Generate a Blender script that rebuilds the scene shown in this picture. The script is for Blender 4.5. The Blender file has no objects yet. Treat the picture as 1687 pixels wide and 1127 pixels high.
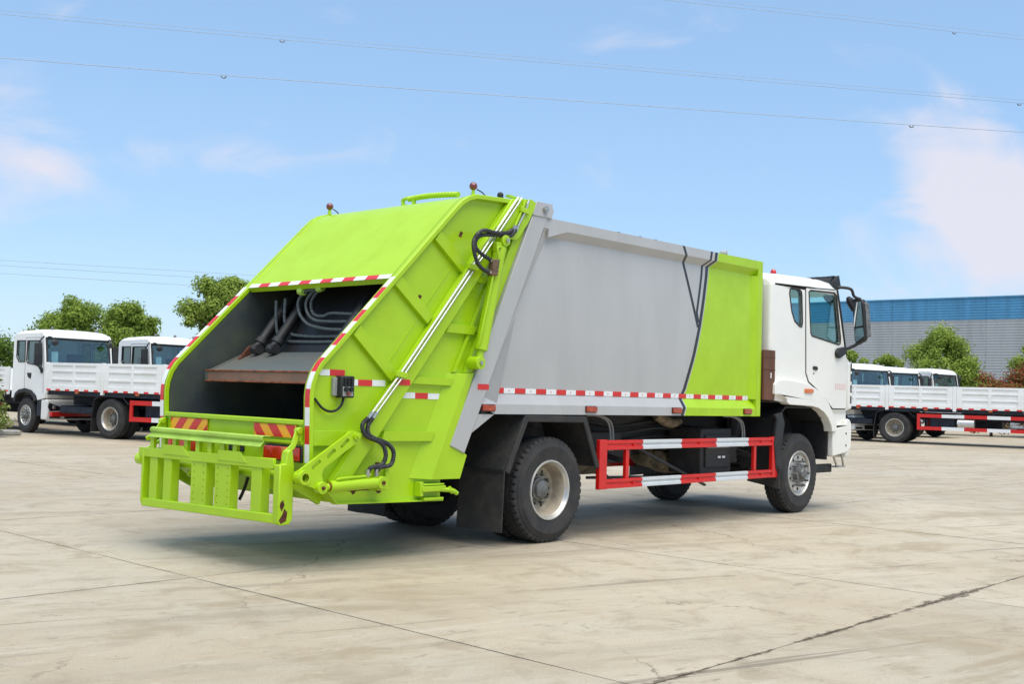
import bpy, bmesh, math, random
import numpy as np
from mathutils import Vector, Matrix
from mathutils.geometry import tessellate_polygon
R = math.radians
random.seed(7)
scene = bpy.context.scene
COL = scene.collection

# ------------------------------------------------------------------ camera
cam_d = bpy.data.cameras.new('camera'); cam = bpy.data.objects.new('camera', cam_d); COL.objects.link(cam)
scene.camera = cam
YAW, PITCH, ROLL = 0.7431, 0.0444, 0.0299
cam_d.sensor_width = 36; cam_d.lens = 1858.1 / 1687 * 36
cam_d.clip_start = 0.1; cam_d.clip_end = 3000
_F = Vector((math.cos(YAW) * math.cos(PITCH), math.sin(YAW) * math.cos(PITCH), math.sin(PITCH)))
_R = Vector((math.sin(YAW), -math.cos(YAW), 0)); _U = _R.cross(_F)
_c, _s = math.cos(ROLL), math.sin(ROLL)
_R, _U = _R * _c + _U * _s, _U * _c - _R * _s
cam.matrix_world = Matrix(((_R.x, _U.x, -_F.x, -8.7933), (_R.y, _U.y, -_F.y, -7.438), (_R.z, _U.z, -_F.z, 1.521), (0, 0, 0, 1)))

# ------------------------------------------------------------------ world, sun, exposure
SUN_EL, SUN_AZ = 72, -117            # elevation; azimuth of the direction TOWARDS the sun, counter-clockwise from +x
world = bpy.data.worlds.new('World'); scene.world = world; world.use_nodes = True
wn, wl = world.node_tree.nodes, world.node_tree.links
wn.clear()
wout = wn.new('ShaderNodeOutputWorld'); wbg = wn.new('ShaderNodeBackground'); wl.new(wbg.outputs[0], wout.inputs[0])
sky = wn.new('ShaderNodeTexSky'); sky.sky_type = 'NISHITA'; sky.sun_disc = False
sky.sun_elevation = R(SUN_EL); sky.sun_rotation = R(90 - SUN_AZ)
sky.air_density = 1.0; sky.dust_density = 0.5; sky.ozone_density = 2.0; sky.altitude = 0
wbg.inputs['Strength'].default_value = 0.088
SUN_STRENGTH = 2.05
sd = bpy.data.lights.new('sun', 'SUN'); sun = bpy.data.objects.new('sun', sd); COL.objects.link(sun)
sd.energy = SUN_STRENGTH; sd.angle = R(66); sd.color = (1.0, 0.925, 0.80)
_sd = Vector((math.cos(R(SUN_EL)) * math.cos(R(SUN_AZ)), math.cos(R(SUN_EL)) * math.sin(R(SUN_AZ)), math.sin(R(SUN_EL))))
sun.rotation_euler = _sd.to_track_quat('Z', 'Y').to_euler(); sun.location = _sd * 60
# thin clouds in the sky, laid out by direction
tc = wn.new('ShaderNodeTexCoord')
mp = wn.new('ShaderNodeMapping'); mp.inputs['Scale'].default_value = (1, 1, 2.1); mp.inputs['Location'].default_value = (1.3, 0.4, 0.2)
wl.new(tc.outputs['Generated'], mp.inputs['Vector'])
nz = wn.new('ShaderNodeTexNoise'); nz.inputs['Scale'].default_value = 8; nz.inputs['Detail'].default_value = 7; nz.inputs['Roughness'].default_value = 0.5; nz.inputs['Distortion'].default_value = 0.5
wl.new(mp.outputs[0], nz.inputs['Vector'])
def wmath(op, a, b=None, clamp=False):
    n = wn.new('ShaderNodeMath'); n.operation = op; n.use_clamp = clamp
    for i, v in enumerate((a, b)):
        if v is None: continue
        if isinstance(v, (int, float)): n.inputs[i].default_value = v
        else: wl.new(v, n.inputs[i])
    return n.outputs[0]
def cloud_bank(d, w):               # how near a direction is to the middle of a cloud bank
    v = wn.new('ShaderNodeVectorMath'); v.operation = 'DOT_PRODUCT'; wl.new(tc.outputs['Generated'], v.inputs[0])
    v.inputs[1].default_value = Vector(d).normalized()
    m = wn.new('ShaderNodeMapRange'); m.interpolation_type = 'SMOOTHSTEP'; wl.new(v.outputs['Value'], m.inputs[0])
    m.inputs[1].default_value = math.cos(R(w)); m.inputs[2].default_value = math.cos(R(w * 0.1)); m.inputs[3].default_value = 0; m.inputs[4].default_value = 1
    return m.outputs[0]
banks = None
for d, w, k in (((.908, .359, .216), 3.6, .30), ((.918, .343, .196), 4.0, .34), ((.93, .328, .167), 3.6, .34), ((.939, .312, .135), 4.0, .36), ((.901, .386, .196), 2.6, .22), ((.948, .285, .16), 3.6, .34), ((.922, .369, .112), 6.0, .26), ((.90, .412, .105), 6.0, .24), ((.945, .31, .10), 6.0, .2),
                ((.391, .903, .176), 4.5, .21), ((.43, .882, .185), 5.0, .24), ((.36, .92, .18), 5, .18), ((.502, .844, .19), 3.5, .13), ((.537, .817, .21), 3.0, .16),
                ((-.7, .5, .3), 14, .3), ((-.3, -.9, .35), 16, .3), ((.6, -.75, .3), 14, .3), ((-.9, -.3, .25), 12, .3)):
    b = wmath('MULTIPLY', cloud_bank(d, w), k)
    banks = b if banks is None else wmath('ADD', banks, b)
dens = wmath('ADD', wmath('MULTIPLY', wmath('SUBTRACT', nz.outputs['Fac'], 0.61), 2.1), banks)
mr = wn.new('ShaderNodeMapRange'); mr.interpolation_type = 'SMOOTHSTEP'; wl.new(dens, mr.inputs[0])
mr.inputs[1].default_value = 0.02; mr.inputs[2].default_value = 0.75; mr.inputs[3].default_value = 0; mr.inputs[4].default_value = 0.92
mix = wn.new('ShaderNodeMix'); mix.data_type = 'RGBA'; wl.new(mr.outputs[0], mix.inputs['Factor']); 
veil = wn.new('ShaderNodeMix'); veil.data_type = 'RGBA'; veil.inputs['Factor'].default_value = .58; veil.inputs['B'].default_value = (1.75, 2.9, 4.45, 1)      # thin high haze over the whole sky
wl.new(sky.outputs[0], veil.inputs['A']); wl.new(veil.outputs['Result'], mix.inputs['A'])
mix.inputs['B'].default_value = (4.0, 3.95, 4.45, 1)
wl.new(mix.outputs['Result'], wbg.inputs['Color'])
scene.view_settings.view_transform = 'Standard'; scene.view_settings.look = 'None'
scene.view_settings.exposure = 1.2; scene.view_settings.gamma = 1; scene.view_settings.use_curve_mapping = False
scene.render.engine = 'CYCLES'

# ------------------------------------------------------------------ materials
def srgb(r, g, b):
    f = lambda c: (c / 255 / 12.92) if c / 255 <= 0.04045 else ((c / 255 + 0.055) / 1.055) ** 2.4
    return (f(r), f(g), f(b), 1)
MATS = {}
def nodes(name):
    m = bpy.data.materials.new(name); m.use_nodes = True; MATS[name] = m
    nt = m.node_tree; return m, nt.nodes, nt.links, nt.nodes['Principled BSDF']
def mat(name, c, rough=.5, metal=0, coat=0, var=.12, scale=3.0, bump=0.0, bscale=40, dirt=None, spec=.5, emit=0, stretch=(1, 1, 1)):
    m, n, l, p = nodes(name)
    c = (*c[:3], 1)
    tcn = n.new('ShaderNodeTexCoord'); mpn = n.new('ShaderNodeMapping'); mpn.inputs['Scale'].default_value = stretch
    l.new(tcn.outputs['Object'], mpn.inputs[0])
    t = n.new('ShaderNodeTexNoise'); t.inputs['Scale'].default_value = scale; t.inputs['Detail'].default_value = 6; t.inputs['Roughness'].default_value = .6
    l.new(mpn.outputs[0], t.inputs['Vector'])
    r = n.new('ShaderNodeValToRGB'); l.new(t.outputs['Fac'], r.inputs[0])
    d = dirt or tuple(x * (1 - var * 1.6) for x in c[:3])
    r.color_ramp.elements[0].position = .34; r.color_ramp.elements[1].position = .6
    r.color_ramp.elements[0].color = (*[c[i] * (1 - var * 1.4) + d[i] * var * 1.4 if dirt else d[i] for i in range(3)], 1); r.color_ramp.elements[1].color = c
    l.new(r.outputs[0], p.inputs['Base Color'])
    rr = n.new('ShaderNodeMapRange'); l.new(t.outputs['Fac'], rr.inputs[0]); rr.inputs[1].default_value = .3; rr.inputs[2].default_value = .7
    rr.inputs[3].default_value = min(1, rough + .12); rr.inputs[4].default_value = max(0.02, rough - .06); l.new(rr.outputs[0], p.inputs['Roughness'])
    p.inputs['Metallic'].default_value = metal; p.inputs['Coat Weight'].default_value = coat; p.inputs['Coat Roughness'].default_value = .12
    p.inputs['Specular IOR Level'].default_value = spec
    if emit: p.inputs['Emission Color'].default_value = c; p.inputs['Emission Strength'].default_value = emit
    if bump:
        b = n.new('ShaderNodeTexNoise'); b.inputs['Scale'].default_value = bscale; b.inputs['Detail'].default_value = 4; l.new(mpn.outputs[0], b.inputs['Vector'])
        bn = n.new('ShaderNodeBump'); bn.inputs['Strength'].default_value = bump; bn.inputs['Distance'].default_value = .01
        l.new(b.outputs['Fac'], bn.inputs['Height']); l.new(bn.outputs[0], p.inputs['Normal'])
    return m
mat('lime', (.385, .605, .007), .38, coat=.28, spec=.35, var=.06, scale=2.6, bump=.08, bscale=5)
mat('lime_dusty', (.36, .56, .07), .55, var=.15, scale=4, bump=.1)
mat('grey_paint', (.44, .437, .43), .34, coat=.3, spec=.4, var=.05, scale=1.1, bump=.10, bscale=2.2, stretch=(2.2, 1, .6))
mat('white_paint', (.85, .83, .765), .3, coat=.4, var=.04, scale=1.2)
mat('fleet_white', (.82, .82, .80), .4, coat=.2, var=.12, scale=2.2, dirt=(.5, .44, .33))
mat('black_plastic', (.018, .019, .02), .55, var=.3, scale=5, bump=.1)
mat('black_rubber', (.022, .022, .023), .8, var=.35, scale=6, bump=.2, dirt=(.07, .062, .05))
mat('tyre_rubber', (.021, .021, .022), .78, var=.35, scale=5, bump=.15, bscale=60, dirt=(.075, .066, .055))
mat('chassis_black', (.014, .015, .018), .6, var=.4, scale=6, dirt=(.05, .045, .04))
mat('chassis_blue', (.012, .018, .035), .6, var=.4, scale=6)
mat('chrome', (.58, .59, .58), .3, metal=1, var=.05)
mat('steel_fitting', (.55, .54, .5), .3, metal=1, var=.15, scale=20)
mat('rim_silver', (.62, .61, .58), .38, metal=.75, var=.12, scale=7)
mat('rim_inner', (.42, .36, .27), .6, metal=.25, var=.25, scale=6)
mat('hub_grey', (.22, .22, .21), .55, metal=.5, var=.3, scale=12)
mat('red_paint', (.62, .008, .006), .38, coat=.2, var=.08, scale=4)
mat('guard_white', (.62, .65, .66), .4, var=.06, scale=5)
mat('reflect_red', (.68, .012, .012), .35, coat=.4, var=.12, scale=70)
mat('reflect_white', (.82, .83, .82), .32, coat=.4, var=.07, scale=70)
mat('hazard_yellow', (.95, .43, .01), .4, coat=.2, var=.05, scale=40)
mat('lamp_red', (.62, .010, .008), .12, coat=.8, var=.2, scale=30)
mat('lamp_orange', (.75, .16, .012), .15, coat=.8, var=.15, scale=30)
mat('lamp_brown', (.21, .035, .025), .2, coat=.7, var=.25, scale=30)
mat('marker_orange', (.50, .055, .012), .2, coat=.6, var=.45, scale=55)
mat('hopper_dark', (.042, .052, .056), .5, var=.35, scale=2.2, bump=.08, dirt=(.10, .12, .06))
mat('blade_steel', (.15, .175, .175), .42, metal=.35, var=.3, scale=3.5, stretch=(1, .35, 1), dirt=(.16, .10, .05))
mat('blade_rust', (.25, .13, .085), .7, var=.5, scale=7, bump=.3, stretch=(1, .5, 1.2), dirt=(.10, .09, .08))
mat('rust_bright', (.30, .085, .03), .85, var=.4, scale=14, bump=.3)
mat('rust', (.12, .035, .015), .85, var=.4, scale=30, bump=.4)
mat('valve_brown', (.20, .13, .075), .55, metal=.4, var=.3, scale=30)
mat('hose_black', (.024, .026, .028), .5, var=.2, scale=30)
mat('hose_grey', (.07, .088, .092), .55, var=.2, scale=30)
mat('cable_and_shade_black', (.01, .01, .011), .5, var=.2)  # black of the cables; also painted shade deep inside the hopper
mat('box_grey', (.32, .33, .31), .4, var=.1, scale=30)
mat('brown_box', (.16, .058, .022), .5, var=.3, scale=4, bump=.2, stretch=(1, 1, .2))
mat('gearbox_tan', (.30, .235, .15), .6, var=.4, scale=9)
mat('stripe_black', (.016, .017, .022), .4, coat=.2, var=.1)
mat('interior_dark', (.03, .032, .035), .8, var=.2)
mat('seat_grey', (.10, .10, .105), .9, var=.2)
mat('paper_white', (.75, .78, .78), .7, var=.05)
mat('tarmac_joint', (.10, .088, .07), .95, var=.4, scale=12)
mat('kerb_grey', (.36, .35, .32), .9, var=.3, scale=4, bump=.4)
mat('wire_grey', (.36, .43, .50), .6, var=.1)
mat('bark', (.09, .065, .045), .95, var=.4, scale=8, bump=.6)
mat('siding_blue', (.09, .31, .53), .5, var=.14, scale=.6, stretch=(1, 3, .25))  # distance haze put into the colour, lighter than the bare cladding
mat('siding_grey', (.42, .435, .445), .5, var=.09, scale=.5, stretch=(1, 3, .25))  # grey lightened as well to paint in the haze
mat('door_pink', (.80, .50, .47), .5, var=.1, scale=30)
mat('roof_felt', (.20, .21, .21), .8, var=.2)

def glass_mat(name, tint, rough=.02, f=1.0):
    m = bpy.data.materials.new(name); m.use_nodes = True; MATS[name] = m
    n, l = m.node_tree.nodes, m.node_tree.links; n.clear()
    o = n.new('ShaderNodeOutputMaterial'); mx = n.new('ShaderNodeMixShader'); tr = n.new('ShaderNodeBsdfTransparent'); gl = n.new('ShaderNodeBsdfGlossy')
    tr.inputs[0].default_value = (*tint, 1); gl.inputs['Roughness'].default_value = rough
    lw = n.new('ShaderNodeLayerWeight'); lw.inputs[0].default_value = .5
    pw = n.new('ShaderNodeMath'); pw.operation = 'POWER'; l.new(lw.outputs['Facing'], pw.inputs[0]); pw.inputs[1].default_value = 4
    fr = n.new('ShaderNodeMath'); fr.operation = 'MULTIPLY_ADD'; l.new(pw.outputs[0], fr.inputs[0]); fr.inputs[1].default_value = .7; fr.inputs[2].default_value = .05 * f
    l.new(fr.outputs[0], mx.inputs[0]); l.new(tr.outputs[0], mx.inputs[1]); l.new(gl.outputs[0], mx.inputs[2]); l.new(mx.outputs[0], o.inputs[0])
glass_mat('glass', (.78, .93, .92))
glass_mat('fleet_glass', (.72, .85, .86), f=2.0)
m, n, l, p = nodes('mirror_glass'); p.inputs['Metallic'].default_value = 1; p.inputs['Roughness'].default_value = .03; p.inputs['Base Color'].default_value = (.8, .84, .86, 1)

def leaf_mat(name, c1, c2, c3=None, red=.5):
    m = bpy.data.materials.new(name); m.use_nodes = True; MATS[name] = m
    n, l = m.node_tree.nodes, m.node_tree.links; n.clear()
    o = n.new('ShaderNodeOutputMaterial'); mx = n.new('ShaderNodeMixShader'); df = n.new('ShaderNodeBsdfDiffuse'); tl = n.new('ShaderNodeBsdfTranslucent')
    geo = n.new('ShaderNodeNewGeometry'); t = n.new('ShaderNodeTexNoise'); t.inputs['Scale'].default_value = .9; t.inputs['Detail'].default_value = 8; t.inputs['Roughness'].default_value = .8
    l.new(geo.outputs['Position'], t.inputs['Vector'])
    ri = n.new('ShaderNodeMath'); ri.operation = 'MULTIPLY_ADD'; l.new(geo.outputs['Random Per Island'], ri.inputs[0]); ri.inputs[1].default_value = .5; l.new(t.outputs['Fac'], ri.inputs[2])
    r = n.new('ShaderNodeValToRGB'); l.new(ri.outputs[0], r.inputs[0])
    r.color_ramp.elements[0].position = .42; r.color_ramp.elements[0].color = (*c1, 1); r.color_ramp.elements[1].position = .95; r.color_ramp.elements[1].color = (*c2, 1)
    if c3: e = r.color_ramp.elements.new(red); e.color = (*c3, 1)
    l.new(r.outputs[0], df.inputs[0]); l.new(r.outputs[0], tl.inputs[0]); mx.inputs[0].default_value = .32
    l.new(df.outputs[0], mx.inputs[1]); l.new(tl.outputs[0], mx.inputs[2]); l.new(mx.outputs[0], o.inputs[0])
leaf_mat('leaf_green', (.105, .18, .026), (.28, .37, .075))
leaf_mat('leaf_bright', (.14, .22, .034), (.34, .43, .095))
leaf_mat('leaf_dark', (.065, .12, .022), (.17, .25, .05))
leaf_mat('leaf_red', (.09, .13, .03), (.20, .24, .06), (.36, .075, .06), .74)
leaf_mat('leaf_pale', (.12, .19, .04), (.33, .38, .13))

# concrete: worn slabs, tyre streaks, stains, crumbling joint
def concrete(name):
    m, n, l, p = nodes(name)
    geo = n.new('ShaderNodeNewGeometry'); pos = geo.outputs['Position']
    def noise(sc, det=6, ro=.6, rot=0, scale=(1, 1, 1), loc=(0, 0, 0), dist=0):
        mm = n.new('ShaderNodeMapping'); mm.vector_type = 'POINT'; mm.inputs['Rotation'].default_value = (0, 0, R(rot)); mm.inputs['Scale'].default_value = scale; mm.inputs['Location'].default_value = loc
        # rotate first, then scale
        m0 = n.new('ShaderNodeMapping'); m0.inputs['Rotation'].default_value = (0, 0, R(rot)); l.new(pos, m0.inputs[0])
        mm.inputs['Rotation'].default_value = (0, 0, 0); l.new(m0.outputs[0], mm.inputs[0])
        t = n.new('ShaderNodeTexNoise'); t.inputs['Scale'].default_value = sc; t.inputs['Detail'].default_value = det; t.inputs['Roughness'].default_value = ro; t.inputs['Distortion'].default_value = dist
        l.new(mm.outputs[0], t.inputs['Vector']); return t.outputs['Fac']
    def ramp(f, a, b, lo=0, hi=1):
        q = n.new('ShaderNodeMapRange'); q.interpolation_type = 'SMOOTHSTEP'; l.new(f, q.inputs[0]); q.inputs[1].default_value = a; q.inputs[2].default_value = b; q.inputs[3].default_value = lo; q.inputs[4].default_value = hi; return q.outputs[0]
    def mixc(f, a, b):
        q = n.new('ShaderNodeMix'); q.data_type = 'RGBA'
        if isinstance(f, (int, float)): q.inputs['Factor'].default_value = f
        else: l.new(f, q.inputs['Factor'])
        for k, v in (('A', a), ('B', b)):
            if isinstance(v, tuple): q.inputs[k].default_value = (*v, 1)
            else: l.new(v, q.inputs[k])
        return q.outputs['Result']
    def mth(op, a, b=None):
        q = n.new('ShaderNodeMath'); q.operation = op
        for i, v in enumerate((a, b)):
            if v is None: continue
            if isinstance(v, (int, float)): q.inputs[i].default_value = v
            else: l.new(v, q.inputs[i])
        return q.outputs[0]
    base = mixc(ramp(noise(.22, 5), .35, .68), (.40, .333, .237), (0.485, 0.425, 0.327))
    base = mixc(ramp(noise(.55, 5, .7, dist=.8), .42, .66, 0, .55), base, (0.441, 0.407, 0.331))                          # greyer, paler wear
    base = mixc(ramp(noise(2.2, 5, .72, dist=.7), .46, .70, 0, .75), base, (0.315, 0.257, 0.181))                         # mottling
    base = mixc(ramp(noise(.5, 5, .66, 18, (.22, 2.6, 1), (3, 1, 0)), .50, .72, 0, .6), base, (0.272, 0.226, 0.163))        # tyre streaks
    base = mixc(ramp(noise(.9, 5, .7, 12, (.3, 3.6, 1), (8, 4, 0)), .55, .70, 0, .5), base, (0.533, 0.477, 0.387))           # pale scuffs
    base = mixc(ramp(noise(.5, 5, .7, 17, (.25, 7.5, 1), (1, 9, 0)), .585, .66, 0, .8), base, (0.179, 0.150, 0.112))        # thin dark marks
    base = mixc(ramp(noise(.8, 5, .74, 18, (.5, 1.3, 1), (5, 2, 0), .8), .55, .68, 0, .65), base, (0.291, 0.234, 0.142))    # damp brown stains
    base = mixc(ramp(noise(5.5, 5, .78, 17, (.45, 1.7, 1), (2, 5, 0), .6), .57, .68, 0, .75), base, (0.238, 0.196, 0.142)) # small scuffs
    base = mixc(ramp(noise(3.7, 5, .75, 25, (.45, 2.2, 1), (9, 1, 0), .5), .60, .69, 0, .5), base, (0.553, 0.496, 0.396))
    base = mixc(ramp(noise(11, 4, .8), .655, .70, 0, .85), base, (0.116, 0.094, 0.069))                                      # grit and drips
    base = mixc(ramp(noise(70, 3, .8), .30, .78, 0, .45), base, (0.242, 0.210, 0.163))                                      # grain
    # hairline cracks that wander across the slabs
    vor = n.new('ShaderNodeTexVoronoi'); vor.feature = 'DISTANCE_TO_EDGE'; vor.inputs['Scale'].default_value = .21
    wp = n.new('ShaderNodeVectorMath'); wp.operation = 'ADD'; l.new(pos, wp.inputs[0])
    nv = n.new('ShaderNodeTexNoise'); nv.inputs['Scale'].default_value = .9; nv.inputs['Detail'].default_value = 5; nv.inputs['Roughness'].default_value = .7; l.new(pos, nv.inputs['Vector']); l.new(nv.outputs['Color'], wp.inputs[1]); l.new(wp.outputs[0], vor.inputs['Vector'])
    crack = mth('MULTIPLY', ramp(vor.outputs['Distance'], 0, .0035, 1, 0), ramp(noise(.7, 4), .47, .58))
    base = mixc(mth('MULTIPLY', crack, .7), base, (.13, .105, .08))
    # crumbled joint along y = -3.95 and a finer one along y = .35
    sep = n.new('ShaderNodeSeparateXYZ'); l.new(pos, sep.inputs[0])
    for y0, w, th in ((-3.945, .085, .49), (.365, .04, .53)):
        dy = mth('ABSOLUTE', mth('ADD', mth('SUBTRACT', sep.outputs['Y'], y0), mth('MULTIPLY', mth('SUBTRACT', noise(5, 5, .8), .5), .13)))
        wid = mth('MULTIPLY', ramp(noise(1.5, 5, .75, 0, (.55, 1, 1), (2, 7, 0)), th - .06, th + .22), w)
        edge = ramp(mth('SUBTRACT', dy, wid), -.02, .012, 1, 0)
        base = mixc(mth('MULTIPLY', edge, ramp(noise(16, 4, .7), .3, .55, .45, .95)), base, (.105, .08, .055))
    oi = n.new('ShaderNodeObjectInfo')
    br = n.new('ShaderNodeHueSaturation'); l.new(base, br.inputs['Color']); l.new(ramp(oi.outputs['Random'], 0, 1, .965, 1.03), br.inputs['Value'])
    l.new(br.outputs[0], p.inputs['Base Color']); p.inputs['Roughness'].default_value = .78; p.inputs['Specular IOR Level'].default_value = .3
    b1 = n.new('ShaderNodeBump'); b1.inputs['Strength'].default_value = .25; b1.inputs['Distance'].default_value = .012
    l.new(mth('ADD', noise(45, 6, .7), mth('MULTIPLY', noise(3, 6, .7), 1.5)), b1.inputs['Height']); l.new(b1.outputs[0], p.inputs['Normal'])
concrete('concrete')

# ------------------------------------------------------------------ mesh helpers
ORG = [Vector((0, 0, 0))]; SHIFT = [0]
def offset_path(path, w, closed):
    n = len(path); out = []
    for i in range(n):
        p = Vector(path[i]); a = Vector(path[i - 1]) if (i > 0 or closed) else None; b = Vector(path[(i + 1) % n]) if (i < n - 1 or closed) else None
        ns = []
        for u, v in ((a, p), (p, b)):
            if u is None or v is None: continue
            d = (v - u)
            if d.length < 1e-9: continue
            d.normalize(); ns.append(Vector((-d.y, d.x)))
        m = sum(ns, Vector((0, 0))) / len(ns)
        k = max(m.length_squared, .3)
        out.append(tuple(p + m / k * w))
    return out
def smooth_path(pts, k=6):
    P = [Vector(p) for p in pts]; o = []
    for i in range(len(P) - 1):
        p0 = P[max(i - 1, 0)]; p1 = P[i]; p2 = P[i + 1]; p3 = P[min(i + 2, len(P) - 1)]
        for j in range(k):
            t = j / k
            o.append(.5 * ((2 * p1) + (p2 - p0) * t + (2 * p0 - 5 * p1 + 4 * p2 - p3) * t * t + (3 * p1 - p0 - 3 * p2 + p3) * t ** 3))
    o.append(P[-1]); return o
def circle(cx, cy, r, n=14, r2=None, a0=0):
    return [(cx + r * math.cos(a0 + 2 * math.pi * i / n), cy + (r2 or r) * math.sin(a0 + 2 * math.pi * i / n)) for i in range(n)]
class G:
    def __init__(s, mir=None): s.v = []; s.f = []; s.mir = mir      # mir: y -> mir - y
    def add(s, vs, fs):
        o = len(s.v); s.v += [tuple(v) for v in vs]; s.f += [tuple(i + o for i in f) for f in fs]; return s
    def box(s, x0, x1, y0, y1, z0, z1):
        return s.add([(x, y, z) for z in (z0, z1) for y in (y0, y1) for x in (x0, x1)], [(0, 2, 3, 1), (4, 5, 7, 6), (0, 1, 5, 4), (2, 6, 7, 3), (0, 4, 6, 2), (1, 3, 7, 5)])
    def map2(s, axis, a, p):
        return {'y': (p[0], a, p[1]), 'x': (a, p[0], p[1]), 'z': (p[0], p[1], a)}[axis]
    def plate(s, outer, axis, a0, a1, holes=()):
        loops = [list(outer)] + [list(h) for h in holes]
        tri = tessellate_polygon([[Vector((*p, 0)) for p in L] for L in loops])
        flat = [p for L in loops for p in L]; n = len(flat)
        vs = [s.map2(axis, a0, p) for p in flat] + [s.map2(axis, a1, p) for p in flat]
        fs = [tuple(t) for t in tri] + [tuple(i + n for i in reversed(t)) for t in tri]
        o = 0
        for L in loops:
            k = len(L)
            for i in range(k): fs.append((o + i, o + (i + 1) % k, n + o + (i + 1) % k, n + o + i))
            o += k
        return s.add(vs, fs)
    def ribbon(s, path, w, axis, a0, a1, closed=False):
        q = offset_path(path, w, closed); n = len(path)
        vs = []
        for i in range(n): vs += [s.map2(axis, a0, path[i]), s.map2(axis, a1, path[i]), s.map2(axis, a1, q[i]), s.map2(axis, a0, q[i])]
        fs = []
        for i in range(n if closed else n - 1):
            a, b = 4 * i, 4 * ((i + 1) % n)
            for j in range(4): fs.append((a + j, a + (j + 1) % 4, b + (j + 1) % 4, b + j))
        if not closed: fs += [(0, 1, 2, 3), tuple(4 * (n - 1) + j for j in (3, 2, 1, 0))]
        return s.add(vs, fs)
    def rings(s, rs, cap=True, close=True):
        n = len(rs[0]); vs = [v for r in rs for v in r]; fs = []
        for i in range(len(rs) - 1):
            for j in range(n if close else n - 1): fs.append((i * n + j, i * n + (j + 1) % n, (i + 1) * n + (j + 1) % n, (i + 1) * n + j))
        if cap: fs += [tuple(reversed(range(n))), tuple((len(rs) - 1) * n + j for j in range(n))]
        return s.add(vs, fs)
    def tube(s, pts, r, n=10, k=0, cap=True):
        P = smooth_path(pts, k) if k else [Vector(p) for p in pts]
        rs = []; up = None
        for i, p in enumerate(P):
            d = (P[min(i + 1, len(P) - 1)] - P[max(i - 1, 0)]).normalized()
            if up is None: up = d.orthogonal().normalized()
            up = (up - d * up.dot(d)).normalized(); sd_ = d.cross(up)
            rr = float(np.interp(i / max(1, len(P) - 1), np.linspace(0, 1, len(r)), r)) if isinstance(r, (list, tuple)) else (r(i / max(1, len(P) - 1)) if callable(r) else r)
            rs.append([p + (up * math.cos(2 * math.pi * j / n) + sd_ * math.sin(2 * math.pi * j / n)) * rr for j in range(n)])
        return s.rings(rs, cap)
    def cyl(s, p0, p1, r0, r1=None, n=16): return s.tube([p0, p1], [r0, r0 if r1 is None else r1], n)
    def bar(s, p0, p1, w, h, up=(0, 0, 1)):
        p0, p1 = Vector(p0), Vector(p1); d = (p1 - p0).normalized(); u = Vector(up); u = (u - d * u.dot(d)).normalized(); q = d.cross(u)
        return s.rings([[p + q * a * w / 2 + u * b * h / 2 for a, b in ((-1, -1), (1, -1), (1, 1), (-1, 1))] for p in (p0, p1)])
    def lathe(s, prof, n=48, c=(0, 0, 0), close=False):                  # axis y; prof (r, y)
        rs = [[(c[0] + r * math.cos(2 * math.pi * j / n), c[1] + y, c[2] + r * math.sin(2 * math.pi * j / n)) for j in range(n)] for r, y in prof]
        if close: rs.append(rs[0])
        return s.rings(rs, cap=False)
    def ball(s, c, rx, ry=None, rz=None, n=14, m=8):
        ry = ry or rx; rz = rz or rx
        rs = [[(c[0] + rx * math.sin(math.pi * i / m) * math.cos(2 * math.pi * j / n), c[1] + ry * math.sin(math.pi * i / m) * math.sin(2 * math.pi * j / n), c[2] + rz * math.cos(math.pi * i / m)) for j in range(n)] for i in [.02] + list(range(1, m)) + [m - .02]]
        return s.rings(rs)
    def make(s, name, mt, parent=None, bevel=0, ang=32, seg=2, org=True):
        vs = s.v if s.mir is None else [(x, s.mir - y, z) for x, y, z in s.v]
        if org: vs = [tuple(Vector(v) - ORG[0]) for v in vs]
        elif SHIFT[0]: vs = [(x + SHIFT[0], y, z) for x, y, z in vs]
        me = bpy.data.meshes.new(name); me.from_pydata(vs, [], s.f)
        bm = bmesh.new(); bm.from_mesh(me); bmesh.ops.recalc_face_normals(bm, faces=bm.faces); bm.to_mesh(me); bm.free()
        me.materials.append(MATS[mt])
        me.polygons.foreach_set('use_smooth', [True] * len(me.polygons)); me.set_sharp_from_angle(angle=R(ang))
        o = bpy.data.objects.new(name, me); COL.objects.link(o); o.parent = parent
        if bevel:
            b = o.modifiers.new('bevel', 'BEVEL'); b.width = bevel; b.segments = seg; b.limit_method = 'ANGLE'; b.angle_limit = R(35)
        return o
def empty(name, loc, rz=0, label=None, cat=None, group=None):
    o = bpy.data.objects.new(name, None); COL.objects.link(o); o.location = loc; o.rotation_euler.z = rz
    if label: tag(o, label, cat, group)
    return o
def tag(o, label=None, cat=None, group=None, kind=None):
    if label: o['label'] = label
    if cat: o['category'] = cat
    if group: o['group'] = group
    if kind: o['kind'] = kind
    return o
def copy_tree(o, parent=None):
    c = o.copy(); COL.objects.link(c); c.parent = parent
    for ch in KIDS.get(o.name, []): copy_tree(bpy.data.objects[ch], c)
    return c
KIDS = {}
def index_kids():
    KIDS.clear()
    for o in bpy.data.objects:
        if o.parent: KIDS.setdefault(o.parent.name, []).append(o.name)

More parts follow.
